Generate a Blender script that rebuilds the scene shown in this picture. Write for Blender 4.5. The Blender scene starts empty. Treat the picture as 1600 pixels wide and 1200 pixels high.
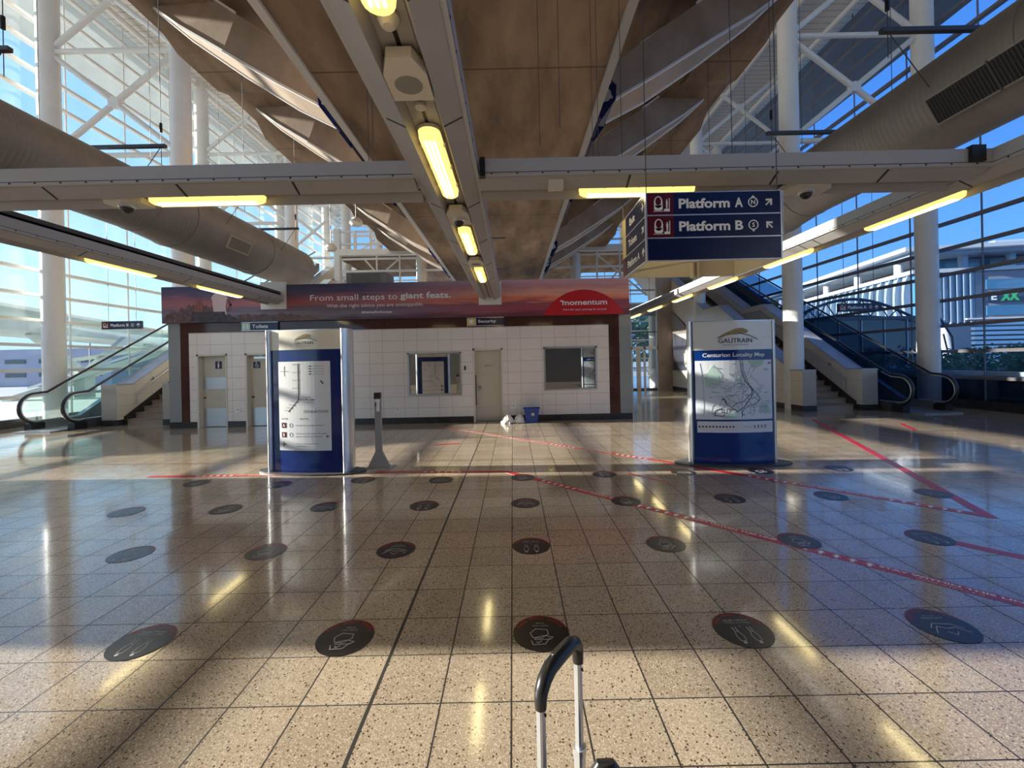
import bpy, math, random
from mathutils import Matrix, Vector
C = bpy.context.scene.collection
SC = bpy.context.scene
R = math.radians
rnd = random.Random(7)
# ---------------------------------------------------------------- camera
F, EYE, ROLL, VX, VY = 660.0, 1.65, 0.021, 801.0, 565.0
cd = bpy.data.cameras.new('camera'); cam = bpy.data.objects.new('camera', cd); C.objects.link(cam)
cd.sensor_width = 36; cd.lens = F/1600*36; cd.shift_y = -(600-VY)/1600; cd.shift_x = -(VX-800)/1600
cd.clip_start = 0.05; cd.clip_end = 600
cam.matrix_world = Matrix.Translation((0, 0, EYE)) @ Matrix.Rotation(R(90), 4, 'X') @ Matrix.Rotation(-ROLL, 4, 'Z')
SC.camera = cam
SC.view_settings.view_transform = 'Standard'; SC.view_settings.look = 'None'
SC.view_settings.gamma = 1; SC.view_settings.use_curve_mapping = False
SC.view_settings.exposure = 0.22
# ---------------------------------------------------------------- sky and sun
w = bpy.data.worlds.new('sky'); SC.world = w; w.use_nodes = True
nt = w.node_tree; nt.nodes.clear()
wt = nt.nodes.new('ShaderNodeTexCoord'); ws = nt.nodes.new('ShaderNodeSeparateXYZ'); nt.links.new(wt.outputs['Generated'], ws.inputs[0])
def wramp(stops, src):
    r = nt.nodes.new('ShaderNodeValToRGB'); e = r.color_ramp.elements
    while len(e) < len(stops): e.new(0.5)
    for k, (q, c) in enumerate(stops): e[k].position = q; e[k].color = (*c, 1)
    nt.links.new(src, r.inputs[0]); return r.outputs[0]
# clear morning sky: pale near the horizon and towards the sun on the left, deep blue on the right
sun_side = wramp([(0, (0.62, 0.86, 1.0)), (0.12, (0.50, 0.80, 1.0)), (0.35, (0.24, 0.56, 1.0)), (0.8, (0.12, 0.36, 0.9))], ws.outputs[2])
far_side = wramp([(0, (0.34, 0.62, 0.98)), (0.12, (0.20, 0.50, 0.98)), (0.35, (0.085, 0.30, 0.88)), (0.8, (0.05, 0.20, 0.70))], ws.outputs[2])
wm = nt.nodes.new('ShaderNodeMapRange'); wm.inputs[1].default_value = -0.75; wm.inputs[2].default_value = 0.45; nt.links.new(ws.outputs[0], wm.inputs[0])
wx = nt.nodes.new('ShaderNodeMix'); wx.data_type = 'RGBA'; nt.links.new(wm.outputs[0], wx.inputs[0]); nt.links.new(sun_side, wx.inputs[6]); nt.links.new(far_side, wx.inputs[7])
bg = nt.nodes.new('ShaderNodeBackground'); bg.inputs[1].default_value = 1.02
wo = nt.nodes.new('ShaderNodeOutputWorld')
nt.links.new(wx.outputs[2], bg.inputs[0]); nt.links.new(bg.outputs[0], wo.inputs[0])
sl = bpy.data.lights.new('sun', 'SUN'); sl.energy = 15; sl.angle = R(0.55); sl.color = (1.0, 0.91, 0.79)
so = bpy.data.objects.new('sun', sl); C.objects.link(so)
sd = Vector((math.cos(R(14)), -0.04*math.cos(R(14)), -math.sin(R(14))))      # the way the light travels
so.rotation_euler = sd.to_track_quat('-Z', 'Y').to_euler(); so.location = (-30, 0, 30)

# ---------------------------------------------------------------- materials
def nmat(name):
    m = bpy.data.materials.new(name); m.use_nodes = True
    t = m.node_tree; p = t.nodes['Principled BSDF']
    return m, t, p
def L(t, a, b): t.links.new(a, b)
def mat(name, col, rough=0.5, metal=0.0, var=0.0, scale=3.0, bump=0.0, bscale=40.0, emit=None, es=1.0, coat=0.0, spec=0.5, stretch=(1, 1, 1)):
    m, t, p = nmat(name)
    p.inputs['Base Color'].default_value = (*col, 1); p.inputs['Roughness'].default_value = rough
    p.inputs['Metallic'].default_value = metal; p.inputs['Coat Weight'].default_value = coat
    p.inputs['Specular IOR Level'].default_value = spec
    tc = t.nodes.new('ShaderNodeTexCoord'); mp = t.nodes.new('ShaderNodeMapping'); mp.inputs['Scale'].default_value = stretch
    L(t, tc.outputs['Object'], mp.inputs[0])
    if var:
        n = t.nodes.new('ShaderNodeTexNoise'); n.inputs['Scale'].default_value = scale; n.inputs['Detail'].default_value = 6
        L(t, mp.outputs[0], n.inputs['Vector'])
        r = t.nodes.new('ShaderNodeValToRGB')
        r.color_ramp.elements[0].position = 0.3; r.color_ramp.elements[1].position = 0.7
        r.color_ramp.elements[0].color = (*[c*(1-var) for c in col], 1); r.color_ramp.elements[1].color = (*[min(1, c*(1+var)) for c in col], 1)
        L(t, n.outputs['Fac'], r.inputs[0]); L(t, r.outputs[0], p.inputs['Base Color'])
    if bump:
        n2 = t.nodes.new('ShaderNodeTexNoise'); n2.inputs['Scale'].default_value = bscale
        L(t, mp.outputs[0], n2.inputs['Vector'])
        b = t.nodes.new('ShaderNodeBump'); b.inputs['Strength'].default_value = bump; b.inputs['Distance'].default_value = 0.02
        L(t, n2.outputs['Fac'], b.inputs['Height']); L(t, b.outputs[0], p.inputs['Normal'])
    if emit:
        p.inputs['Emission Color'].default_value = (*emit, 1); p.inputs['Emission Strength'].default_value = es
    return m
def mth(t, op, a, b=None, c=None):
    n = t.nodes.new('ShaderNodeMath'); n.operation = op
    for i, v in enumerate((a, b, c)):
        if v is None: continue
        if isinstance(v, (int, float)): n.inputs[i].default_value = v
        else: L(t, v, n.inputs[i])
    return n.outputs[0]
def mixc(t, f, a, b):
    n = t.nodes.new('ShaderNodeMix'); n.data_type = 'RGBA'
    for i, v in ((0, f), (6, a), (7, b)):
        if isinstance(v, (int, float)): n.inputs[i].default_value = v
        elif isinstance(v, tuple): n.inputs[i].default_value = (*v, 1)
        else: L(t, v, n.inputs[i])
    return n.outputs[2]
def gridline(t, coord, period, off, wid):
    # 1 on a joint line, else 0
    s = mth(t, 'SUBTRACT', coord, off); s = mth(t, 'DIVIDE', s, period); s = mth(t, 'FRACT', s)
    s = mth(t, 'SUBTRACT', s, 0.5); s = mth(t, 'ABSOLUTE', s); s = mth(t, 'SUBTRACT', 0.5, s)
    return mth(t, 'LESS_THAN', s, wid/period/2)
def xyz(t):
    tc = t.nodes.new('ShaderNodeTexCoord'); s = t.nodes.new('ShaderNodeSeparateXYZ'); L(t, tc.outputs['Object'], s.inputs[0])
    return tc.outputs['Object'], s.outputs[0], s.outputs[1], s.outputs[2]
TX0, TY0, TP = -0.04, 2.05, 0.3435
def floor_mat():
    m, t, p = nmat('terrazzo tiles'); o, x, y, z = xyz(t)
    j = mth(t, 'MAXIMUM', gridline(t, x, TP, TX0, 0.0085), gridline(t, y, TP, TY0, 0.0065))
    ex = mth(t, 'LESS_THAN', mth(t, 'ABSOLUTE', mth(t, 'SUBTRACT', x, TX0-2*TP)), 0.0095)
    j = mth(t, 'MAXIMUM', j, ex)
    # one shade per tile
    cx = mth(t, 'FLOOR', mth(t, 'DIVIDE', mth(t, 'SUBTRACT', x, TX0), TP)); cy = mth(t, 'FLOOR', mth(t, 'DIVIDE', mth(t, 'SUBTRACT', y, TY0), TP))
    cb = t.nodes.new('ShaderNodeCombineXYZ'); L(t, cx, cb.inputs[0]); L(t, cy, cb.inputs[1])
    wn = t.nodes.new('ShaderNodeTexWhiteNoise'); wn.noise_dimensions = '2D'; L(t, cb.outputs[0], wn.inputs['Vector'])
    base = mixc(t, wn.outputs['Value'], (0.345, 0.272, 0.195), (0.50, 0.40, 0.285))
    n = t.nodes.new('ShaderNodeTexNoise'); n.inputs['Scale'].default_value = 2.2; n.inputs['Detail'].default_value = 4; L(t, o, n.inputs['Vector'])
    base = mixc(t, mth(t, 'MULTIPLY', n.outputs['Fac'], 0.5), base, (0.36, 0.27, 0.20))
    def chips(scale, thr, col, base, sel):
        v = t.nodes.new('ShaderNodeTexVoronoi'); v.inputs['Scale'].default_value = scale; L(t, o, v.inputs['Vector'])
        s = t.nodes.new('ShaderNodeSeparateColor'); L(t, v.outputs['Color'], s.inputs[0])
        k = mth(t, 'MULTIPLY', mth(t, 'LESS_THAN', v.outputs['Distance'], thr), mth(t, 'GREATER_THAN', s.outputs[0], sel))
        return mixc(t, k, base, col)
    base = chips(150, 0.42, (0.66, 0.56, 0.42), base, 0.50)
    base = chips(120, 0.42, (0.27, 0.19, 0.12), base, 0.72)
    base = chips(70, 0.34, (0.085, 0.06, 0.042), base, 0.78)
    base = chips(55, 0.28, (0.55, 0.47, 0.37), base, 0.82)
    base = mixc(t, j, base, (0.018, 0.013, 0.011))
    L(t, base, p.inputs['Base Color'])
    n3 = t.nodes.new('ShaderNodeTexNoise'); n3.inputs['Scale'].default_value = 1.3; L(t, o, n3.inputs['Vector'])
    r = mth(t, 'MULTIPLY_ADD', n3.outputs['Fac'], 0.09, 0.075)
    L(t, mth(t, 'MAXIMUM', r, mth(t, 'MULTIPLY', j, 0.7)), p.inputs['Roughness'])
    p.inputs['Coat Weight'].default_value = 0.35; p.inputs['Coat Roughness'].default_value = 0.06
    p.inputs['Specular IOR Level'].default_value = 0.62
    b = t.nodes.new('ShaderNodeBump'); b.inputs['Strength'].default_value = 0.5; b.inputs['Distance'].default_value = 0.004
    n4 = t.nodes.new('ShaderNodeTexNoise'); n4.inputs['Scale'].default_value = 2.5; L(t, o, n4.inputs['Vector'])
    h = mth(t, 'ADD', mth(t, 'MULTIPLY', j, -1.0), mth(t, 'MULTIPLY', n4.outputs['Fac'], 0.25)); L(t, h, b.inputs['Height']); L(t, b.outputs[0], p.inputs['Normal'])
    return m
def tile_mat(name, col, joint, pw, ph, x0, z0, axis='x', rough=0.12, alt=True):
    m, t, p = nmat(name); o, x, y, z = xyz(t)
    h = x if axis == 'x' else y
    j = mth(t, 'MAXIMUM', gridline(t, h, pw, x0, 0.006), gridline(t, z, ph, z0, 0.006))
    if alt: j = mth(t, 'MAXIMUM', j, gridline(t, h, pw, x0+pw*0.62, 0.006))
    n = t.nodes.new('ShaderNodeTexNoise'); n.inputs['Scale'].default_value = 1.1; L(t, o, n.inputs['Vector'])
    b = mixc(t, n.outputs['Fac'], tuple(c*0.9 for c in col), tuple(min(1, c*1.08) for c in col))
    L(t, mixc(t, j, b, joint), p.inputs['Base Color']); p.inputs['Roughness'].default_value = rough
    return m
def concrete_mat(name, c0, c1, seam_y=None):
    m, t, p = nmat(name); o, x, y, z = xyz(t)
    mp = t.nodes.new('ShaderNodeMapping'); mp.inputs['Scale'].default_value = (1.6, 0.45, 1.0); L(t, o, mp.inputs[0])
    n = t.nodes.new('ShaderNodeTexNoise'); n.inputs['Scale'].default_value = 0.9; n.inputs['Detail'].default_value = 8; n.inputs['Roughness'].default_value = 0.62; L(t, mp.outputs[0], n.inputs['Vector'])
    r = t.nodes.new('ShaderNodeValToRGB'); r.color_ramp.elements[0].position = 0.32; r.color_ramp.elements[1].position = 0.68
    r.color_ramp.elements[0].color = (*c0, 1); r.color_ramp.elements[1].color = (*c1, 1); L(t, n.outputs['Fac'], r.inputs[0])
    c = r.outputs[0]
    if seam_y:
        c = mixc(t, mth(t, 'MULTIPLY', gridline(t, y, seam_y, 0.4, 0.035), 0.6), c, tuple(v*0.35 for v in c0))
    L(t, c, p.inputs['Base Color']); p.inputs['Roughness'].default_value = 0.75
    n2 = t.nodes.new('ShaderNodeTexNoise'); n2.inputs['Scale'].default_value = 18; L(t, o, n2.inputs['Vector'])
    b = t.nodes.new('ShaderNodeBump'); b.inputs['Strength'].default_value = 0.25; L(t, n2.outputs['Fac'], b.inputs['Height']); L(t, b.outputs[0], p.inputs['Normal'])
    return m
def line_mat(name, col, dark, axis, period, wid, rough=0.5):
    m, t, p = nmat(name); o, x, y, z = xyz(t)
    j = gridline(t, {'x': x, 'y': y, 'z': z}[axis], period, 0.0, wid)
    n = t.nodes.new('ShaderNodeTexNoise'); n.inputs['Scale'].default_value = 1.5; L(t, o, n.inputs['Vector'])
    b = mixc(t, n.outputs['Fac'], tuple(c*0.88 for c in col), col)
    L(t, mixc(t, j, b, dark), p.inputs['Base Color']); p.inputs['Roughness'].default_value = rough
    return m
def duct_mat():
    m, t, p = nmat('spiral duct metal'); o, x, y, z = xyz(t)
    at = mth(t, 'ARCTAN2', z, x)
    s = mth(t, 'SINE', mth(t, 'ADD', mth(t, 'MULTIPLY', y, 90.0), at))
    n = t.nodes.new('ShaderNodeTexNoise'); n.inputs['Scale'].default_value = 1.7; n.inputs['Detail'].default_value = 5; L(t, o, n.inputs['Vector'])
    c = mixc(t, n.outputs['Fac'], (0.23, 0.205, 0.18), (0.40, 0.365, 0.325))
    L(t, c, p.inputs['Base Color']); p.inputs['Roughness'].default_value = 0.48; p.inputs['Metallic'].default_value = 0.25
    b = t.nodes.new('ShaderNodeBump'); b.inputs['Strength'].default_value = 0.2; b.inputs['Distance'].default_value = 0.008; L(t, s, b.inputs['Height']); L(t, b.outputs[0], p.inputs['Normal'])
    return m
def glass_mat(name, tint=(0.93, 0.97, 1.0), dust=0.0, dustcol=(0.9, 0.93, 0.95), ior=1.45, rough=0.0):
    m = bpy.data.materials.new(name); m.use_nodes = True; t = m.node_tree; t.nodes.clear()
    tr = t.nodes.new('ShaderNodeBsdfTransparent'); tr.inputs[0].default_value = (*tint, 1)
    g = t.nodes.new('ShaderNodeBsdfGlossy'); g.inputs['Roughness'].default_value = rough
    fr = t.nodes.new('ShaderNodeFresnel'); fr.inputs[0].default_value = ior
    ge = t.nodes.new('ShaderNodeNewGeometry'); mx = t.nodes.new('ShaderNodeMixShader'); L(t, mth(t, 'MULTIPLY', fr.outputs[0], mth(t, 'SUBTRACT', 1.0, ge.outputs['Backfacing'])), mx.inputs[0]); L(t, tr.outputs[0], mx.inputs[1]); L(t, g.outputs[0], mx.inputs[2])
    out = t.nodes.new('ShaderNodeOutputMaterial'); last = mx.outputs[0]
    if dust:
        tl = t.nodes.new('ShaderNodeBsdfTranslucent'); tl.inputs[0].default_value = (*dustcol, 1)
        tc = t.nodes.new('ShaderNodeTexCoord'); n = t.nodes.new('ShaderNodeTexNoise'); n.inputs['Scale'].default_value = 0.8
        mp = t.nodes.new('ShaderNodeMapping'); mp.inputs['Scale'].default_value = (1, 1, 0.25); L(t, tc.outputs['Object'], mp.inputs[0]); L(t, mp.outputs[0], n.inputs['Vector'])
        m2 = t.nodes.new('ShaderNodeMixShader'); L(t, mth(t, 'MULTIPLY', n.outputs['Fac'], dust*2), m2.inputs[0]); L(t, last, m2.inputs[1]); L(t, tl.outputs[0], m2.inputs[2]); last = m2.outputs[0]
    L(t, last, out.inputs[0]); return m
def banner_mat():
    m, t, p = nmat('sunset print'); o, x, y, z = xyz(t)
    # local coords: x 0..12.7, z 0..1
    mp = t.nodes.new('ShaderNodeMapping'); mp.inputs['Scale'].default_value = (0.5, 1, 6.0); L(t, o, mp.inputs[0])
    n = t.nodes.new('ShaderNodeTexNoise'); n.inputs['Scale'].default_value = 1.5; n.inputs['Detail'].default_value = 7; n.inputs['Roughness'].default_value = 0.6; L(t, mp.outputs[0], n.inputs['Vector'])
    zz = mth(t, 'ADD', z, mth(t, 'MULTIPLY', mth(t, 'SUBTRACT', n.outputs['Fac'], 0.5), 0.55))
    def ramp(stops):
        r = t.nodes.new('ShaderNodeValToRGB'); e = r.color_ramp.elements
        while len(e) < len(stops): e.new(0.5)
        for k, (q, c) in enumerate(stops): e[k].position = q; e[k].color = (*c, 1)
        L(t, zz, r.inputs[0]); return r.outputs[0]
    a = ramp([(0, (0.065, 0.039, 0.058)), (0.18, (0.208, 0.169, 0.221)), (0.36, (0.156, 0.104, 0.143)), (0.46, (0.390, 0.117, 0.117)), (0.6, (0.312, 0.098, 0.117)), (0.75, (0.091, 0.058, 0.117)), (1, (0.039, 0.035, 0.098))])
    b = ramp([(0, (0.182, 0.039, 0.065)), (0.2, (0.442, 0.078, 0.104)), (0.36, (0.338, 0.091, 0.117)), (0.45, (0.950, 0.260, 0.130)), (0.62, (0.950, 0.442, 0.286)), (0.8, (0.676, 0.286, 0.286)), (1, (0.715, 0.468, 0.494))])
    mr = t.nodes.new('ShaderNodeMapRange'); mr.inputs[1].default_value = 5.5; mr.inputs[2].default_value = 10.2; L(t, x, mr.inputs[0])
    L(t, mixc(t, mr.outputs[0], a, b), p.inputs['Base Color']); p.inputs['Roughness'].default_value = 0.38
    return m

M = {}
M['floor'] = floor_mat()
M['concrete'] = concrete_mat('brown concrete', (0.145, 0.095, 0.062), (0.43, 0.30, 0.20), 3.1)
M['strut'] = concrete_mat('strut concrete', (0.36, 0.27, 0.20), (0.52, 0.41, 0.32))
M['strut_dark'] = concrete_mat('grey concrete', (0.30, 0.27, 0.25), (0.40, 0.36, 0.33))
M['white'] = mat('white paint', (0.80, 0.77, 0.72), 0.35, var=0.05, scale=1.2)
M['white2'] = mat('bright edge white', (0.85, 0.83, 0.80), 0.4)
M['beam'] = mat('grey beam paint', (0.36, 0.34, 0.33), 0.42, var=0.06, scale=1.5)
M['beam_in'] = mat('grey channel paint', (0.36, 0.33, 0.30), 0.35)
M['rail_shade'] = mat('rail paint with shade', (0.17, 0.155, 0.165), 0.4)  # shade of the unlit right rails put into their paint colour
M['coping'] = mat('grey stone coping', (0.36, 0.38, 0.42), 0.18, var=0.08, scale=3)
M['rail'] = mat('grey rail paint', (0.44, 0.44, 0.45), 0.35)
M['black'] = mat('black', (0.012, 0.012, 0.013), 0.5)
M['rubber'] = mat('black rubber', (0.02, 0.018, 0.017), 0.3)
M['dark'] = mat('dark grey metal', (0.07, 0.07, 0.075), 0.45)
M['steel'] = mat('brushed steel', (0.55, 0.55, 0.56), 0.3, 0.8)
M['alu'] = mat('satin aluminium', (0.74, 0.75, 0.77), 0.28, 0.75)
M['kick'] = mat('dark stone skirting', (0.035, 0.032, 0.030), 0.25, var=0.2, scale=8)
M['tile'] = tile_mat('cream wall tiles', (0.87, 0.77, 0.69), (0.30, 0.25, 0.21), 0.95, 0.31, 0.22, 2.6)
M['tile_y'] = tile_mat('cream stair tiles', (0.74, 0.66, 0.56), (0.42, 0.37, 0.31), 0.6, 0.31, 0.0, 1.2, 'y', 0.25, False)
M['brown'] = tile_mat('brown granite', (0.075, 0.028, 0.02), (0.02, 0.01, 0.008), 0.9, 0.42, 0.1, 0.0, 'x', 0.08, False)
M['greytile'] = tile_mat('grey edge panel', (0.30, 0.31, 0.30), (0.16, 0.16, 0.16), 9.0, 1.2, 5.0, 0.1, 'x', 0.15, False)
M['door'] = mat('cream door paint', (0.62, 0.56, 0.44), 0.4, var=0.05, scale=2)
M['doorframe'] = mat('cream frame paint', (0.70, 0.65, 0.55), 0.35)
M['navy'] = mat('navy enamel', (0.003, 0.008, 0.060), 0.25)
M['blue'] = mat('royal blue print', (0.003, 0.016, 0.14), 0.16, coat=0.3)
M['blue2'] = mat('mid blue print', (0.003, 0.035, 0.20), 0.14, coat=0.3)
M['bluebin'] = mat('blue plastic', (0.01, 0.05, 0.30), 0.35)
M['maroon'] = mat('maroon enamel', (0.10, 0.006, 0.008), 0.25)
M['red'] = mat('signal red', (0.62, 0.012, 0.012), 0.35)
M['tape'] = mat('red floor tape', (0.50, 0.018, 0.022), 0.3, var=0.15, scale=9)
M['signwhite'] = mat('sign white', (0.90, 0.88, 0.85), 0.35)
M['print'] = mat('white print', (0.80, 0.80, 0.80), 0.14, coat=0.4)
M['cream'] = mat('cream print', (0.80, 0.74, 0.62), 0.2, coat=0.3)
M['gold'] = mat('gold print', (0.34, 0.25, 0.09), 0.4)
M['ink'] = mat('black ink', (0.03, 0.03, 0.05), 0.4)
M['inkgrey'] = mat('grey ink', (0.26, 0.27, 0.30), 0.4)
M['lightblue'] = mat('pale blue ink', (0.30, 0.42, 0.55), 0.4)
M['mint'] = mat('pale green ink', (0.50, 0.68, 0.60), 0.4)
M['lilac'] = mat('map ground ink', (0.76, 0.80, 0.85), 0.2, coat=0.4)
M['yellow'] = mat('yellow print', (0.70, 0.55, 0.22), 0.4)
M['sticker'] = mat('black floor vinyl', (0.018, 0.014, 0.013), 0.28)
M['rear'] = mat('dark rear wall', (0.10, 0.095, 0.09), 0.7, var=0.2, scale=0.5)
M['glass_esc'] = glass_mat('escalator glass with dark backdrop', (0.46, 0.53, 0.62), 0.01)  # dark background behind the right balustrade put into the tint
M['stickred'] = mat('dark red vinyl', (0.42, 0.012, 0.012), 0.35)
M['lamp'] = mat('yellowed lamp cover', (0.9, 0.8, 0.4), 0.25, emit=(1.0, 0.72, 0.20), es=1.15)
M['tube'] = mat('fluorescent tube', (1, 1, 0.9), 0.3, emit=(1.0, 0.90, 0.52), es=3.2)
M['warmlamp'] = mat('lamp glow', (1, 1, 0.9), 0.3, emit=(1.0, 0.88, 0.66), es=3.5)
M['speaker'] = mat('cream plastic', (0.60, 0.54, 0.44), 0.4)
M['mesh'] = mat('speaker mesh', (0.24, 0.22, 0.19), 0.6)
M['duct'] = duct_mat()
M['grille'] = line_mat('grille slats', (0.16, 0.12, 0.10), (0.02, 0.015, 0.012), 'y', 0.03, 0.012)
M['roof'] = line_mat('white roof boards', (0.80, 0.74, 0.66), (0.42, 0.36, 0.30), 'y', 0.30, 0.03)
M['eave_dark'] = mat('darker grey eave', (0.15, 0.155, 0.165), 0.6, var=0.1, scale=0.6)  # darker copy of the eave grey, right side only
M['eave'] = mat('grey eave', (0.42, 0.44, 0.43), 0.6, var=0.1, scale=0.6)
M['glass_l'] = glass_mat('dusty window glass', (0.96, 0.99, 1.0), 0.022, (0.80, 0.95, 1.0))
M['glass_r'] = glass_mat('window glass', (0.90, 0.96, 1.0), 0.008)
M['glass'] = glass_mat('balustrade glass', (0.88, 0.96, 0.93), 0.03)
M['glass_dark'] = mat('dark reflective glass', (0.012, 0.022, 0.045), 0.06, spec=0.8)
M['mirror'] = mat('mirror glass', (0.62, 0.62, 0.60), 0.02, 1.0)
M['mirror_dark'] = mat('tinted mirror glass', (0.40, 0.42, 0.44), 0.02, 1.0)
M['granite'] = mat('stair stone', (0.30, 0.22, 0.16), 0.5, var=0.2, scale=12)
M['stepdark'] = mat('stair riser', (0.42, 0.33, 0.25), 0.5)
M['murals'] = mat('dark mural', (0.030, 0.033, 0.045), 0.35, var=0.4, scale=1.1)
M['foil'] = mat('clear plastic bag', (0.85, 0.83, 0.78), 0.2)
# ---------------------------------------------------------------- mesh collector
class MB:
    def __init__(s): s.v = []; s.f = []
    def add(s, vs, fs, mtx=None):
        b = len(s.v)
        s.v += [tuple(mtx @ Vector(v)) if mtx else tuple(v) for v in vs]; s.f += [tuple(i+b for i in f) for f in fs]
        return s
    def box(s, x0, x1, y0, y1, z0, z1, mtx=None):
        vs = [(x, y, z) for z in (z0, z1) for y in (y0, y1) for x in (x0, x1)]
        return s.add(vs, [(0, 2, 3, 1), (4, 5, 7, 6), (0, 1, 5, 4), (2, 6, 7, 3), (0, 4, 6, 2), (1, 3, 7, 5)], mtx)
    def prism(s, pts, axis, a0, a1, mtx=None):
        # polygon pts in the plane normal to axis, extruded a0..a1
        def q(p, a): return (a, p[0], p[1]) if axis == 'x' else (p[0], a, p[1]) if axis == 'y' else (p[0], p[1], a)
        n = len(pts); vs = [q(p, a0) for p in pts]+[q(p, a1) for p in pts]
        fs = [tuple(range(n))[::-1], tuple(range(n, 2*n))]+[(i, (i+1) % n, n+(i+1) % n, n+i) for i in range(n)]
        return s.add(vs, fs, mtx)
    def ring(s, paths, closed=True, cap=True):
        # loft a list of equal-length loops
        b = len(s.v); n = len(paths[0])
        for p in paths: s.v += [tuple(v) for v in p]
        for k in range(len(paths)-1):
            for i in range(n if closed else n-1):
                j = (i+1) % n; s.f.append((b+k*n+i, b+k*n+j, b+(k+1)*n+j, b+(k+1)*n+i))
        if cap and closed: s.f.append(tuple(b+i for i in range(n))[::-1]); s.f.append(tuple(b+(len(paths)-1)*n+i for i in range(n)))
        return s
    def tube(s, pts, r, n=12, cap=True, sx=1.0, sy=1.0):
        pts = [Vector(p) for p in pts]; rs = r if isinstance(r, (list, tuple)) else [r]*len(pts)
        loops = []; ref = None
        for i, p in enumerate(pts):
            d = (pts[min(i+1, len(pts)-1)]-pts[max(i-1, 0)]).normalized()
            if ref is None: ref = Vector((0, 0, 1)) if abs(d.z) < 0.9 else Vector((1, 0, 0))
            a = d.cross(ref).normalized(); b2 = a.cross(d).normalized(); ref = b2
            loops.append([p+a*math.cos(2*math.pi*k/n)*rs[i]*sx+b2*math.sin(2*math.pi*k/n)*rs[i]*sy for k in range(n)])
        return s.ring(loops, cap=cap)
    def bar(s, a, b, w, h=None):
        h = h or w; a, b = Vector(a), Vector(b); d = (b-a).normalized()
        up = Vector((0, 0, 1)) if abs(d.z) < 0.95 else Vector((0, 1, 0))
        x = d.cross(up).normalized()*w/2; y = x.cross(d).normalized()*h/2
        return s.ring([[p-x-y, p+x-y, p+x+y, p-x+y] for p in (a, b)])
    def lathe(s, prof, c, axis='z', n=20):
        loops = []
        for r, h in prof:
            lp = []
            for k in range(n):
                u, v = r*math.cos(2*math.pi*k/n), r*math.sin(2*math.pi*k/n)
                lp.append((c[0]+u, c[1]+v, c[2]+h) if axis == 'z' else (c[0]+u, c[1]+h, c[2]+v) if axis == 'y' else (c[0]+h, c[1]+u, c[2]+v))
            loops.append(lp)
        return s.ring(loops)
    def ribbon(s, pts, wd, y, th=0.0015, plane='xz'):
        # flat line on a plane
        for (a, b) in zip(pts[:-1], pts[1:]):
            d = Vector((b[0]-a[0], b[1]-a[1])); l = d.length
            if l < 1e-6: continue
            d /= l; nx, nz = -d.y*wd/2, d.x*wd/2; e = d*wd*0.3
            q = [(a[0]-e.x+nx, a[1]-e.y+nz), (a[0]-e.x-nx, a[1]-e.y-nz), (b[0]+e.x-nx, b[1]+e.y-nz), (b[0]+e.x+nx, b[1]+e.y+nz)]
            s.prism(q, 'y' if plane == 'xz' else 'z', y-th/2, y+th/2)
        return s
    def disc(s, cx, cz, r, y, th=0.0015, n=16, plane='xz', sx=1):
        return s.prism([(cx+sx*r*math.cos(2*math.pi*k/n), cz+r*math.sin(2*math.pi*k/n)) for k in range(n)], 'y' if plane == 'xz' else 'z', y-th/2, y+th/2)
    def slices(s, pts, y0, y1, n=14):
        # polygon cut into upright strips so that it can follow a curved face
        xs = [p[0] for p in pts]; a, c = min(xs), max(xs)
        def span(x):
            zs = []
            for p, q in zip(pts, pts[1:]+pts[:1]):
                if (p[0]-x)*(q[0]-x) <= 0 and p[0] != q[0]: zs.append(p[1]+(q[1]-p[1])*(x-p[0])/(q[0]-p[0]))
            return (min(zs), max(zs)) if zs else None
        e = (c-a)*1e-4; k = [a+e+(c-a-2*e)*i/n for i in range(n+1)]
        for u, v in zip(k[:-1], k[1:]):
            p, q = span(u), span(v)
            if p and q: s.prism([(u, p[0]), (v, q[0]), (v, q[1]), (u, p[1])], 'y', y0, y1)
        return s
    def mesh(s, me, mtx):
        b = len(s.v); s.v += [tuple(mtx @ v.co) for v in me.vertices]; s.f += [tuple(i+b for i in p.vertices) for p in me.polygons]; return s
def root_of(p):
    while p.parent: p = p.parent
    return p
def put(name, mb, m, parent=None, world=True, smooth=False, loc=(0, 0, 0)):
    me = bpy.data.meshes.new(name); vs = mb.v
    if parent is not None and world:
        inv = root_of(parent)['_m'] if False else ROOTM[root_of(parent).name].inverted(); vs = [tuple(inv @ Vector(v)) for v in vs]
    elif parent is None and loc != (0, 0, 0):
        vs = [(v[0]-loc[0], v[1]-loc[1], v[2]-loc[2]) for v in vs]
    me.from_pydata(vs, [], mb.f); me.update()
    bm = __import__('bmesh').new(); bm.from_mesh(me); __import__('bmesh').ops.recalc_face_normals(bm, faces=bm.faces); bm.to_mesh(me); bm.free()
    if smooth:
        me.shade_smooth(); me.set_sharp_from_angle(angle=R(38))
    me.materials.append(M[m] if isinstance(m, str) else m)
    o = bpy.data.objects.new(name, me); C.objects.link(o); o.parent = parent
    if parent is None:
        o.location = loc; ROOTM[o.name] = Matrix.Translation(loc)
    return o
ROOTM = {}
def tag(o, label, cat, group=None):
    o['label'] = label; o['category'] = cat
    if group: o['group'] = group
    return o
def struct(o): o['kind'] = 'structure'; return o
def thing(name, label, cat, loc=(0, 0, 0), rz=0.0, group=None):
    o = bpy.data.objects.new(name, None); C.objects.link(o); o.location = loc; o.rotation_euler = (0, 0, rz); o.empty_display_size = 0.1
    ROOTM[o.name] = Matrix.Translation(loc) @ Matrix.Rotation(rz, 4, 'Z'); return tag(o, label, cat, group)
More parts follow.
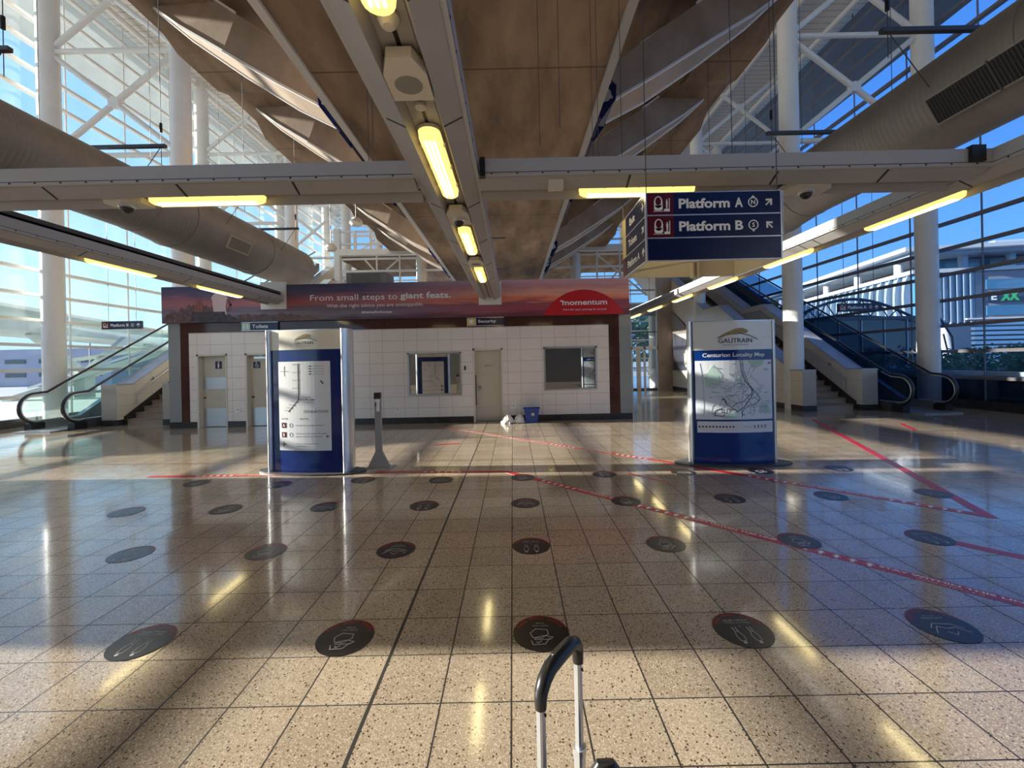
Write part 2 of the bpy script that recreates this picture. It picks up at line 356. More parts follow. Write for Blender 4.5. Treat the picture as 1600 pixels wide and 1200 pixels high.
def sempty(name, loc=(0, 0, 0)):
    o = bpy.data.objects.new(name, None); C.objects.link(o); o.location = loc; o.empty_display_size = 0.1
    ROOTM[o.name] = Matrix.Translation(loc); return struct(o)
def dup(root, loc, label=None, rz=None, group=None, scale=None):
    r = root.copy(); C.objects.link(r); r.location = loc
    if rz is not None: r.rotation_euler = (0, 0, rz)
    if label: r['label'] = label
    if group: r['group'] = group
    if scale: r.scale = scale
    for ch in list(root.children):
        c = ch.copy(); C.objects.link(c); c.parent = r
        for g in ch.children:
            d = g.copy(); C.objects.link(d); d.parent = c
    return r
TXT = {}
def text_me(s, bold=0.0):
    if (s, bold) in TXT: return TXT[(s, bold)]
    cu = bpy.data.curves.new('t', 'FONT'); cu.body = s; cu.size = 1; cu.offset = bold; cu.resolution_u = 3; cu.align_x = 'CENTER'; cu.align_y = 'CENTER'
    ob = bpy.data.objects.new('t', cu); C.objects.link(ob)
    dg = bpy.context.evaluated_depsgraph_get(); me = bpy.data.meshes.new_from_object(ob.evaluated_get(dg))
    bpy.data.objects.remove(ob); bpy.data.curves.remove(cu)
    xs = [v.co.x for v in me.vertices]; ys = [v.co.y for v in me.vertices]
    TXT[(s, bold)] = (me, (min(xs)+max(xs))/2, (min(ys)+max(ys))/2, max(xs)-min(xs), max(ys)-min(ys)); return TXT[(s, bold)]
def addtext(mb, s, cx, cz, y, w=None, h=None, bold=0.0, mode='front', rot=0.0, back=False):
    # text centred at (cx, cz): mode front = on a wall facing -Y; floor = on the floor
    me, mx, my, tw, th = text_me(s, bold)
    sx = w/tw if w else None; sy = h/th if h else None
    if sx is None: sx = sy
    if sy is None: sy = sx
    base = Matrix.Diagonal((sx, sy, 1, 1)) @ Matrix.Translation((-mx, -my, 0))
    if mode == 'front':
        m = Matrix.Translation((cx, y, cz)) @ (Matrix.Rotation(math.pi, 4, 'Z') if back else Matrix.Identity(4)) @ Matrix.Rotation(R(90), 4, 'X') @ Matrix.Rotation(rot, 4, 'Z') @ base
    else:
        m = Matrix.Translation((cx, cz, y)) @ Matrix.Rotation(rot, 4, 'Z') @ base
    return mb.mesh(me, m)
def fpt(px, py, z=0.0):
    dx, dy = px-VX, VY-py; c, s = math.cos(ROLL), math.sin(ROLL)
    X = dx*c+dy*s; Z = dy*c-dx*s; k = (EYE-z)/(-Z); return (X*k, F*k)
CX = -0.7       # axis of symmetry of the hall
# ================================================================ large structure
# floor
b = MB(); b.add([(-16.5, -9, 0), (15, -9, 0), (15, 40, 0), (-16.5, 40, 0)], [(0, 1, 2, 3)]); fl = struct(put('floor', b, 'floor'))
# roof
b = MB(); b.box(CX-14.3, CX+14.3, -9, 40, 14.85, 15.1); struct(put('ceiling', b, 'roof'))
for s, side in ((-1, 'left'), (1, 'right')):
    b = MB(); b.box(*sorted((CX+s*14.3, CX+s*18.3)), -9, 40, 14.9, 15.15)
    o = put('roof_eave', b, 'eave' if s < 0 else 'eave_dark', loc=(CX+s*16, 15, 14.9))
    tag(o, f'grey roof eave sticking out past the top of the {side} glass wall', 'eave')
# glazed side walls
COLY = [13.1, 19.6, 26.1, 32.6, 6.6, 0.1]
for s, side, gm in ((-1, 1, 'glass_l'), (1, 2, 'glass_r')):
    X = CX+s*14.15
    wr = sempty(f'window_{side}', (X, 0, 0))
    y0, y1 = (-5.0, 38.0) if s > 0 else (-5.0, 38.0)
    spans = [(-5.0, 38.0)] if s > 0 else [(-5.0, 3.0), (6.75, 38.0)]
    for a, c in spans:
        b = MB(); b.box(X-0.008, X+0.008, a, c, 0.25, 14.85); put('glass_pane', b, gm, wr)
    for k in range(18):
        z = 0.90+k*0.785
        for a, c in spans:
            b = MB(); hh = 0.045
            b.box(X-0.05-(0.06 if s > 0 else 0), X+0.05+(0.06 if s < 0 else 0), a, c, z-hh, z+hh); put('rail', b, 'white' if s < 0 else 'rail_shade', wr)
    b = MB()
    for a, c in spans: b.box(X-0.12, X+0.12, a, c, 0, 0.25)
    put('sill', b, 'kick', wr)
    for k in range(-2, 17):
        y = 3.35+k*2.17
        if s < 0 and 2.9 < y < 6.8: continue
        b = MB(); b.box(X-0.02, X+0.02, y-(0.02 if s < 0 else 0.012), y+(0.02 if s < 0 else 0.012), 0.25, 14.85); put('mullion', b, 'white' if s < 0 else 'rail_shade', wr)
# unseen solid bay, added left of the camera to cast the floor's shadow band
b = MB(); b.box(CX-14.35, CX-14.0, 3.0, 6.72, 0, 14.85); struct(put('wall_left_blocker', b, 'strut_dark'))
# rear of the hall, behind the camera
b = MB(); b.box(CX-10.5, CX+10.5, -9.2, -9, 0, 8.4); struct(put('wall_rear', b, 'rear'))
# end glazing
we = sempty('window_3', (CX, 36, 0))
b = MB(); b.box(CX-14.15, CX+14.15, 35.99, 36.01, 0, 14.8); put('glass_pane', b, 'glass_r', we)
for k in range(18):
    b = MB(); b.box(CX-14.1, CX+14.1, 35.93, 36.07, 0.86+k*0.785, 0.96+k*0.785); put('rail', b, 'white', we)
for k in range(-6, 7):
    b = MB(); b.box(CX+k*2.17-0.03, CX+k*2.17+0.03, 35.94, 36.06, 0, 14.8); put('mullion', b, 'white', we)

# round columns
ORD = ['nearest', 'second', 'third', 'fourth']
for s, side in ((-1, 'left'), (1, 'right')):
    for ri, (u, r, nm) in enumerate(((13.5 if s < 0 else 13.6, 0.275, 'outer'), (9.42, 0.27, 'inner'))):
        for k, y in enumerate(COLY):
            if y < 6 and ri == 1: continue
            if y < 9: continue
            b = MB(); b.lathe([(r, 0), (r, 14.85)], (CX+s*u, y, 0), n=28)
            o = put('round_column', b, 'white', smooth=True, loc=(CX+s*u, y, 0))
            where = {'outer': f'by the {side} glass wall', 'inner': f'rising through the {side} stairs'}[nm]
            tag(o, f'tall white round column {where}, {ORD[k]} to the camera in its row', 'column', f'{nm} columns on the {side}')
        # cross bracing
    for k, y in enumerate(COLY[:4]):
        a, c = CX+s*9.42, CX+s*13.5
        t = thing('steel_bracing', f'white X-shaped tube bracing between {ORD[k]} pair of columns on the {side}', 'bracing', ((a+c)/2, y, 8.5), group=f'tube bracing on the {side}')
        for z0, z1 in ((8.3, 11.55), (11.55, 14.8)):
            for p, q in (((a, y, z0), (c, y+.001, z1)), ((c, y, z0), (a, y+.001, z1))):
                b = MB(); b.tube([p, q], 0.085, 10); put('brace_tube', b, 'white', t, smooth=True)
            b = MB(); b.lathe([(0.0, -0.08), (0.16, -0.08), (0.16, 0.08), (0, 0.08)], ((a+c)/2, y, (z0+z1)/2), 'y'); put('brace_hub', b, 'white', t, smooth=True)
        for z in (8.3, 11.55):
            b = MB(); b.tube([(a, y, z), (c, y, z)], 0.08, 10); put('brace_tube', b, 'white', t, smooth=True)
    # long purlins under the roof over the two rows
    for u, z in ((13.5, 14.55), (9.55, 14.5), (11.5, 14.6)):
        b = MB(); b.tube([(CX+s*u, -5, z), (CX+s*u, 36, z)], 0.11, 10)
        o = put('roof_purlin', b, 'white', smooth=True, loc=(CX+s*u, 0, z))
        tag(o, f'long white tube purlin under the {side} roof boards, ' + {13.5: 'next to the glass wall', 9.55: 'over the inner columns', 11.5: 'halfway between the column rows'}[u], 'purlin')

# ---------------------------------------------------------------- viaduct deck
gd = thing('concrete_viaduct', 'massive brown concrete box girder running overhead down the middle of the hall', 'viaduct', (CX, 12, 5.95))
b = MB(); b.prism([(CX-2.2, 5.95), (CX+2.2, 5.95), (CX+2.75, 8.2), (CX+6.15, 8.35), (CX+6.15, 9.0), (CX-6.15, 9.0), (CX-6.15, 8.35), (CX-2.75, 8.2)], 'y', -9, 40)
put('girder', b, 'concrete', gd)
for s in (-1, 1):
    b = MB(); b.box(*sorted((CX+s*2.17, CX+s*2.29)), -9, 40, 5.9, 5.99); put('edge_strip', b, 'rail' if s > 0 else 'white2', gd)
    # scalloped corbels between the struts
    ys = [-1.9, 1.2, 7.8, 10.9, 17.5, 20.6, 27.2, 30.3]
    for k in range(len(ys)-1):
        a, c = ys[k]+0.45, ys[k+1]-0.45
        h = 0.32 if c-a > 3 else 0.2
        b = MB(); b.prism([(a, 8.36), (a+0.5, 8.36-h), (c-0.5, 8.36-h), (c, 8.36)], 'x', *sorted((CX+s*4.9, CX+s*6.1))); put('edge_corbel', b, 'concrete', gd)
for zc, x0, x1 in ((0, CX-2.2, CX+2.2),):
    for y in (4.55, 9.6, 14.6, 19.6):
        b = MB(); b.box(CX+1.0-0.95, CX+1.0-0.45, y, y+0.12, 5.93, 5.955); put('drain_slot', b, 'dark', gd)
for s, side in ((-1, 'left'), (1, 'right')):
    for k, y in enumerate((7.8, 10.9, 17.5, 20.6)):
        st = thing('concrete_strut', f'tapering concrete strut pinned to the {side} edge of the viaduct, {ORD[k]} of four', 'strut', (CX+s*2.3, y, 6.0), group=f'struts on the {side}')
        # fish-bellied strut: bottom line from the pin to the deck edge
        P = [(2.42, 6.15, 0.34), (3.3, 6.62, 0.40), (4.3, 7.25, 0.34), (5.2, 7.85, 0.18), (5.75, 8.30, 0.03)]
        T = [(2.22, 6.62), (3.1, 7.25), (4.1, 7.95), (4.6, 8.33), (5.75, 8.34)]
        lo = []
        for (u, z, hw), (tu, tz) in zip(P, T):
            lo.append([(CX+s*u, y-hw, z), (CX+s*u, y+hw, z), (CX+s*tu, y+hw*0.8, tz), (CX+s*tu, y-hw*0.8, tz)])
        b = MB(); b.ring(lo); put('strut_body', b, 'strut', st)
        for e in (-1, 1):
            b = MB()
            for (p, q) in zip(P[:-1], P[1:]): b.bar((CX+s*p[0], y+e*p[2], p[1]-0.012), (CX+s*q[0], y+e*q[2], q[1]-0.012), 0.04, 0.04)
            put('edge_trim', b, 'white2', st)  # flange edges, with the sun on them put into the white
        b = MB()
        for (p, q) in zip(T[:3], T[1:4]): b.bar((CX+s*p[0], y-0.3, p[1]-0.0), (CX+s*q[0], y-0.2, q[1]-0.0), 0.035, 0.035)
        put('edge_trim', b, 'white2', st)  # upper edge line, its sunlit brightness likewise in the white
        # blue pin bracket
        for e in (-1, 1):
            b = MB(); yy = y+e*0.385
            b.prism([(CX+s*2.2, 5.98), (CX+s*2.2, 6.55), (CX+s*2.36, 6.7), (CX+s*2.62, 6.45), (CX+s*2.6, 6.2), (CX+s*2.35, 5.86)], 'y', yy-0.025, yy+0.025); put('bracket_plate', b, 'navy', st)
        b = MB(); b.prism([(CX+s*2.3, 6.05), (CX+s*2.2, 6.6), (CX+s*2.42, 6.72), (CX+s*2.56, 6.15)], 'y', y-0.36, y+0.36); put('bracket_shoe', b, 'navy', st)
        b = MB(); b.prism([(y-.38, 6.3), (y-.38, 5.92), (y+1.35, 5.9), (y+1.35, 5.97), (y+.38, 6.4)], 'x', *sorted((CX+s*2.30, CX+s*2.36))); put('bracket_foot', b, 'navy', st)
        b = MB(); b.lathe([(0, -0.43), (0.12, -0.43), (0.12, 0.43), (0, 0.43)], (CX+s*2.40, y, 6.28), 'y'); put('pin', b, 'alu', st, smooth=True)
        for bx, bz in ((2.3, 6.48), (2.5, 6.5), (2.52, 6.24)):
            b = MB(); b.lathe([(0, -0.42), (0.028, -0.42), (0.028, 0.42), (0, 0.42)], (CX+s*bx, y, bz), 'y', 8); put('bolt', b, 'alu', st)

# ---------------------------------------------------------------- service booms
Z0 = 3.33
HW = 0.267
def boom_profile(r=0.0):
    # (across, up) closed section with a lamp recess under it
    return [(-HW, .065), (-.135, 0), (-.10, .085), (.10, .085), (.135, 0), (HW, .065), (HW, .12), (.2, .2), (-.2, .2), (-HW, .12)]
def boom(name, label, axis, c, a0, a1, seams, lit=True):
    if axis == 'y': t = thing(name, label, 'service boom', (c, a0, Z0))
    else: t = thing(name, label, 'service boom', (a0, c, Z0))
    pr = [(c+p, Z0+q) for p, q in boom_profile()]
    b = MB(); b.prism(pr, 'y' if axis == 'y' else 'x', a0, a1); put('body', b, 'beam', t)
    b = MB(); q = [(c-.095, Z0+.083), (c+.095, Z0+.083), (c+.095, Z0+.079), (c-.095, Z0+.079)]; b.prism(q, axis, a0, a1); put('channel_liner', b, 'beam_in', t)
    b = MB(); b.prism([(c-.012, Z0+.079), (c+.012, Z0+.079), (c+.012, Z0+.076), (c-.012, Z0+.076)], axis, a0, a1); put('channel_slot', b, 'black', t)
    for e in (-1, 1):
        b = MB(); x0, x1 = sorted((c+e*HW, c+e*(HW+.035)))
        b.prism([(x0, Z0+.075), (x1, Z0+.075), (x1, Z0+.23), (x0, Z0+.23)], axis, a0, a1); put('side_rail', b, 'rail', t)
        b = MB(); xo = c+e*(HW+.036); x0, x1 = sorted((xo, xo-e*.004))
        b.prism([(x0, Z0+.098), (x1, Z0+.098), (x1, Z0+.104), (x0, Z0+.104)], axis, a0, a1); put('rail_groove', b, 'black', t)
        b = MB(); n = int((a1-a0)/0.24)
        for k in range(n):
            yy = a0+0.12+k*0.24
            if axis == 'y': b.box(*sorted((xo, xo+e*.004)), yy-.008, yy+.008, Z0+.082, Z0+.094)
            else: b.box(yy-.008, yy+.008, *sorted((xo, xo+e*.004)), Z0+.082, Z0+.094)
        o = put('rail_screws', b, 'black', t); o['kind'] = 'stuff'
    for y in seams:
        b = MB()
        for e in (-1, 1):
            th = .010 if axis == 'x' else .007
            a = (c+e*(HW+.002), Z0+.062); d = (c+e*.135, Z0-.003)
            q = [a, d, (d[0], d[1]+.004), (a[0], a[1]+.004)]
            b.prism(q, axis, y-th, y+th)
        put('panel_seam', b, 'black', t)
    return t
def lamp(axis, c, a0, a1, label, group):
    mid = (a0+a1)/2
    t = thing('strip_lamp', label, 'lamp', (c, mid, Z0) if axis == 'y' else (mid, c, Z0), group=group)
    def cap(r, inset, zc, n=8):
        # capsule-shaped tray section seen from below
        pts = []; rr = r
        for k in range(n+1):
            an = -math.pi/2+math.pi*k/n; pts.append((a1-inset-rr+rr*math.cos(an), rr*math.sin(an)))
        for k in range(n+1):
            an = math.pi/2+math.pi*k/n; pts.append((a0+inset+rr+rr*math.cos(an), rr*math.sin(an)))
        return pts
    def P(a, q, z): return (c+q, a, z) if axis == 'y' else (a, c+q, z)
    def layer(levels, m, nm):
        b = MB(); b.ring([[P(a, q, z) for a, q in cap(r, ins, z)] for r, ins, z in levels]); put(nm, b, m, t, smooth=True)
    layer([(.085, 0, Z0+.07), (.085, 0, Z0+.045)], 'speaker', 'tray')
    layer([(.082, .004, Z0+.045), (.078, .01, Z0+.0), (.055, .035, Z0-.018)], 'lamp', 'cover')
    for k in (-1, 0, 1):
        b = MB(); b.tube([P(a0+.09, k*.034, Z0-.02), P(a1-.09, k*.034, Z0-.02)], .0085, 8); put('tube', b, 'tube', t, smooth=True)
    for aa in (a0+.25, mid, a1-.25):
        b = MB()
        for e in (-1, 1):
            p = P(aa, e*.084, Z0+.03); b.box(p[0]-.012, p[0]+.012, p[1]-.012, p[1]+.012, p[2]-.01, p[2]+.02)
        put('clip', b, 'speaker', t)
    ld = bpy.data.lights.new('lamp_light', 'AREA'); ld.shape = 'RECTANGLE'; ld.size = 1.0; ld.size_y = .12; ld.energy = 3.2; ld.color = (1, .80, .38)
    lo = bpy.data.objects.new('lamp_light', ld); C.objects.link(lo); lo.parent = t; lo.location = (0, 0, -0.04); lo.rotation_euler = (0, 0, R(90) if axis == 'y' else 0)
    return t
def plate(axis, c, a0, a1, name='speaker_panel', label='', kind='speaker'):
    mid = (a0+a1)/2
    t = thing(name, label, 'speaker' if kind == 'speaker' else 'security camera', (c, mid, Z0) if axis == 'y' else (mid, c, Z0))
    w = .125
    if axis == 'y': pts = [(c-w, a1), (c+w, a1), (c+w, a0+.14), (c+w*.55, a0), (c-w*.55, a0), (c-w, a0+.14)]
    else: pts = [(a0+.06, c-w), (a1-.06, c-w), (a1, c-w*.4), (a1, c+w), (a0, c+w), (a0, c-w*.4)]
    b = MB(); b.prism(pts, 'z', Z0-.012, Z0+.05); put('panel', b, 'speaker', t)
    cc = (c, mid+.04, Z0-.012) if axis == 'y' else (mid, c, Z0-.012)
    if kind == 'speaker':
        b = MB(); b.lathe([(0, 0), (.082, 0), (.082, -.004), (.0, -.006)], cc, 'z', 24); put('speaker_mesh', b, 'mesh', t, smooth=True)
    else:
        b = MB(); b.lathe([(0, 0), (.075, 0), (.075, -.022), (.06, -.034)], cc, 'z', 24); put('collar', b, 'alu', t, smooth=True)
        b = MB(); b.lathe([(.055, -.03), (.052, -.055), (.036, -.078), (.012, -.09), (0, -.092)], cc, 'z', 24); put('dome', b, 'rubber', t, smooth=True)
    return t
CB = -.5875
boom('service_boom', 'long grey service boom carrying lamps along the centre of the hall', 'y', CB, -3, 11.5, [0.9, 1.95, 3.0, 4.6, 6.0, 7.4, 8.7])
LN = ['at the very top edge of the photo', 'nearest fully visible, before the crossing boom', 'just beyond the crossing boom', 'nearest the sunset banner']
for k in range(4):
    lamp('y', CB, 0.8+2.27*k, 2.05+2.27*k, f'lit yellow strip lamp under the central boom, {LN[k]}', 'lamps under the central boom')
plate('y', CB, 2.3, 2.68, label='cream angular speaker panel with a round grey mesh, under the central boom')
plate('y', CB, 4.62, 5.12, 'dome_camera', 'dome camera on a cream plate under the central boom', 'cam')
plate('y', CB, 6.9, 7.4, label='small cream speaker panel between two lamps, far along the central boom')
b = MB(); b.lathe([(0, 0), (.05, 0), (.055, -.02), (.04, -.05), (.03, -.06), (0, -.062)], (CB, 2.12, Z0+.07), 'z')
tag(put('smoke_detector', b, 'speaker', smooth=True, loc=(CB, 2.12, Z0+.05)), 'round cream smoke detector just past the topmost strip lamp', 'smoke detector')
b = MB(); b.lathe([(0, 0), (.04, 0), (.04, -.02), (.02, -.03), (0, -.03)], (CB, 2.86, Z0+.07), 'z')
tag(put('sensor', b, 'speaker', smooth=True, loc=(CB, 2.86, Z0+.05)), 'small round cream sensor between the speaker panel and the long lamp', 'sensor')
# crossing boom in two halves
boom('service_boom', 'grey service boom crossing the hall to the left of the central boom', 'x', 4.27, -6.25, CB-HW-.04, [-4.42, -3.15, -2.05])
boom('service_boom', 'grey service boom crossing the hall to the right of the central boom', 'x', 4.27, CB+HW+.04, 4.55, [1.15, 2.55, 3.6])
lamp('x', 4.27, -3.63, -2.46, 'lit yellow strip lamp under the left half of the crossing boom', 'lamps under the crossing boom')
lamp('x', 4.27, .70, 1.88, 'lit yellow strip lamp above the blue platform sign', 'lamps under the crossing boom')
plate('x', 4.27, -4.05, -3.68, 'dome_camera', 'dome camera on a cream plate left of the left crossing lamp', 'cam')
plate('x', 4.27, 2.78, 3.22, 'dome_camera', 'dome camera on a cream plate to the right of the blue platform sign', 'cam')
b = MB(); b.box(.38, .52, 4.02, 4.12, Z0-.03, Z0+.05)
tag(put('junction_box', b, 'speaker', loc=(.45, 4.07, Z0)), 'small white junction box under the crossing boom, left of its right lamp', 'junction box')
for xx, yy in ((CB+HW+.05, 3.95),):
    b = MB(); b.box(xx, xx+.05, yy, yy+.06, Z0+.06, Z0+.24); tag(put('joint_clamp', b, 'black', loc=(xx, yy, Z0)), 'black clamp where the right crossing boom meets the central boom', 'clamp')
b = MB(); b.box(4.32, 4.45, 3.93, 3.99, Z0+.1, Z0+.25); tag(put('joint_clamp', b, 'black', loc=(4.38, 3.96, Z0)), 'black clamp where the crossing boom meets the right boom', 'clamp')
XL, XR = -6.48, 4.85
boom('service_boom', 'long grey service boom running beside the left duct to the banner', 'y', XL, -3, 11.5, [3.9, 5.0, 6.2, 8.2, 8.6, 10.5])
boom('service_boom', 'long pale service boom running along the right side of the hall to the far doors', 'y', XR, -3, 18.5, [3.6, 4.3, 6.4, 6.7, 8.5, 8.9, 10.9, 13.2, 15.4])
for k, (a, c, n) in enumerate(((1.9, 3.1, 0), (6.45, 7.7, 'left of the pair'), (8.75, 10.15, 'overlapping the sunset banner'))):
    if n: lamp('y', XL, a, c, f'lit yellow strip lamp under the left boom, {n}', 'lamps under the left boom')
for k in range(6):
    a = 4.5+2.3*k
    lamp('y', XR, a, a+1.25, 'lit yellow strip lamp under the right boom, ' + ['nearest the camera', 'second from the camera', 'third from the camera', 'fourth from the camera', 'fifth from the camera', 'farthest, near the garden doors'][k], 'lamps under the right boom')
# cable tray on top of the left boom
b = MB(); b.box(XL-.1, XL+.22, -3, 11.5, Z0+.27, Z0+.29); b.box(XL+.2, XL+.22, -3, 11.5, Z0+.27, Z0+.35); b.box(XL-.1, XL-.08, -3, 11.5, Z0+.27, Z0+.35)
for k in range(12): b.box(XL-.1, XL-.06, -2+k*1.2, -1.96+k*1.2, Z0+.19, Z0+.28); b.box(XL+.14, XL+.18, -2+k*1.2, -1.96+k*1.2, Z0+.19, Z0+.28)
tag(put('cable_tray', b, 'dark', loc=(XL, 0, Z0+.27)), 'dark cable tray lying on top of the left boom', 'cable tray')
# end plates on the banner
for x, w, nm in ((XL, .33, 'left'), (CB, .30, 'central')):
    b = MB(); b.box(x-w, x+w+.02, 11.47, 11.53, Z0-.12, Z0+.62 if nm == 'left' else Z0+.5)
    tag(put('mounting_plate', b, 'white', loc=(x, 11.5, Z0)), f'white mounting plate where the {nm} boom meets the banner', 'mounting plate')

# ---------------------------------------------------------------- ducts
for s, side, xc, y1 in ((-1, 'left', -6.85, 13.6), (1, 'right', 5.45, 12.8)):
    zc = EYE+3.08
    t = thing('air_duct', f'large brownish spiral air duct hanging on the {side} side of the hall', 'duct', (xc, 6, zc))
    ls = []
    for y, r in ((-3, .54), (7.7, .54), (8.5, .61), (y1-.12, .61), (y1, .52)):
        ls.append([(xc+r*math.cos(2*math.pi*k/40), y, zc+r*math.sin(2*math.pi*k/40)) for k in range(40)])
    b = MB(); b.ring(ls); put('shell', b, 'duct', t, smooth=True)
    for y in (1.2, 4.1, 7.7, 8.5, 11.2):
        r = .545 if y < 8 else .615
        b = MB(); b.lathe([(r, -.015), (r+.006, -.015), (r+.006, .015), (r, .015)], (xc, y, zc), 'y', 40); put('joint_band', b, 'duct', t, smooth=True)
    # outlets on the inner lower quarter
    for gy, gl in (((9.8, .38),) if s < 0 else ((4.1, .85), (9.6, .3))):
        an = R(-24) if s < 0 else R(209)
        rr = (.61 if gy > 8 else .54)
        m = Matrix.Translation((xc, gy, zc)) @ Matrix.Rotation(-an, 4, 'Y')
        b = MB(); h = .15 if s < 0 else .17
        b.box(rr-.1, rr+.03, -gl, gl, -h, h, m); fr = put('grille_frame', b, 'speaker' if s < 0 else 'duct', t)
        b = MB()
        n = int(2*gl/.035)
        for k in range(n):
            yy = -gl+.03+k*(2*gl-.06)/max(1, n-1); b.box(rr+.03, rr+.036, yy-.004, yy+.004, -h+.02, h-.02, m)
        if s > 0: b.box(rr+.03, rr+.038, .18, .20, -h, h, m)
        put('grille_slats', b, 'speaker' if s < 0 else 'dark', fr)
        b = MB(); b.box(rr+.029, rr+.031, -gl+.02, gl-.02, -h+.02, h-.02, m); put('grille_back', b, 'dark' if s < 0 else 'black', fr)
    for k, y in enumerate((2.5, 4.9, 7.1, 9.3, 11.5)):
        h = thing('duct_hanger', f'dark bar and wires carrying the {side} duct, number {k+1} from the camera', 'hanger', (xc, y, zc+.66), group=f'hangers of the {side} duct')
        b = MB(); b.box(xc-1.1, xc+1.1, y-.03, y+.03, zc+.64, zc+.69); put('bar', b, 'dark', h)
        for e in (-1, 1):
            x = xc+e*1.02
            top = 14.8 if abs(x-CX) > 6.1 else 8.35
            b = MB(); b.tube([(x, y, zc+.35), (x, y, top)], .005, 6); put('wire', b, 'dark', h)
            b = MB(); b.tube([(x, y, zc+.9), (x, y, zc+1.05)], .022, 8); put('turnbuckle', b, 'black', h)
            b = MB(); b.tube([(x, y, zc+.66), (xc+e*.55, y, zc)], .006, 6); put('wire', b, 'dark', h)
# thin wires and cable runs under the girder
for k, (x, y, yl) in enumerate(((-1.15, 3.6, 1.6), (.42, 3.4, 1.5), (.95, 4.45, .5))):
    b = MB(); b.box(x-.02, x+.02, y-yl/2, y+yl/2, 5.88, 5.95)
    b.tube([(x, y, Z0+.2), (x, y, 5.9)], .003, 6); b.tube([(x-.14 if k < 2 else x, y+.3, Z0+.2), (x-.14 if k < 2 else x, y+.3, 5.9)], .003, 6)
    tag(put('ceiling_channel', b, 'dark', loc=(x, y, 5.9)), ['dark ceiling channel with two thin wires above the left of the central boom', 'dark ceiling channel with two wires near the right edge of the girder', 'short dark ceiling channel right of the central boom'][k], 'ceiling channel')

# ---------------------------------------------------------------- service building wall
Y0 = 11.65
XA, XB = -9.48, 3.28
TA, TB, TZ = -8.92, 2.66, 2.62
ops = [('door', -8.72, -7.88, 0, 2.03), ('door', -7.38, -6.5, 0, 2.03), ('win', -2.90, -1.42, .76, 1.95), ('door', -1.10, -.28, 0, 2.03), ('win', .86, 2.32, .84, 2.03)]
wf = MB()
xs = sorted({TA, TB, *[o[1] for o in ops], *[o[2] for o in ops]})
for a, c in zip(xs[:-1], xs[1:]):
    op = [o for o in ops if o[1] <= a and o[2] >= c]
    if not op: wf.box(a, c, Y0, Y0+.25, .17, TZ)
    else:
        if op[0][3] > 0: wf.box(a, c, Y0, Y0+.25, .17, op[0][3])
        wf.box(a, c, Y0, Y0+.25, op[0][4], TZ)
struct(put('wall_front', wf, 'tile'))
b = MB(); b.box(XA+.33, TA, Y0-.004, Y0+.25, .17, 2.95); b.box(TB, XB-.33, Y0-.004, Y0+.25, .17, 2.95); b.box(TA, TB, Y0-.004, Y0+.25, TZ, 2.95)
struct(put('trim_1', b, 'brown'))
b = MB(); b.box(XA, XA+.33, Y0-.006, Y0+.25, .17, 2.95); struct(put('trim_2', b, 'greytile'))
b = MB(); b.box(XB-.33, XB, Y0-.006, Y0+.25, .17, 2.95); struct(put('trim_3', b, 'greytile'))
b = MB()
for a, c in ((XA, -8.72), (-7.88, -7.38), (-6.5, -1.10), (-.28, XB)): b.box(a, c, Y0-.012, Y0+.2, 0, .17)
struct(put('baseboard_front', b, 'kick'))
b = MB(); b.box(XA, XA+.25, Y0+.2, 17.5, 0, 3.8); struct(put('wall_building_left', b, 'greytile'))
b = MB(); b.box(XB-.25, XB, Y0+.2, 17.5, 0, 3.8); struct(put('wall_building_right', b, 'greytile'))
b = MB(); b.box(XA, XB, Y0+.2, 17.5, 3.75, 3.85); struct(put('wall_building_top', b, 'strut_dark'))
b = MB(); b.box(XA, XB, 17.4, 17.6, 0, 3.8); struct(put('wall_building_back', b, 'strut_dark'))
dn = 0
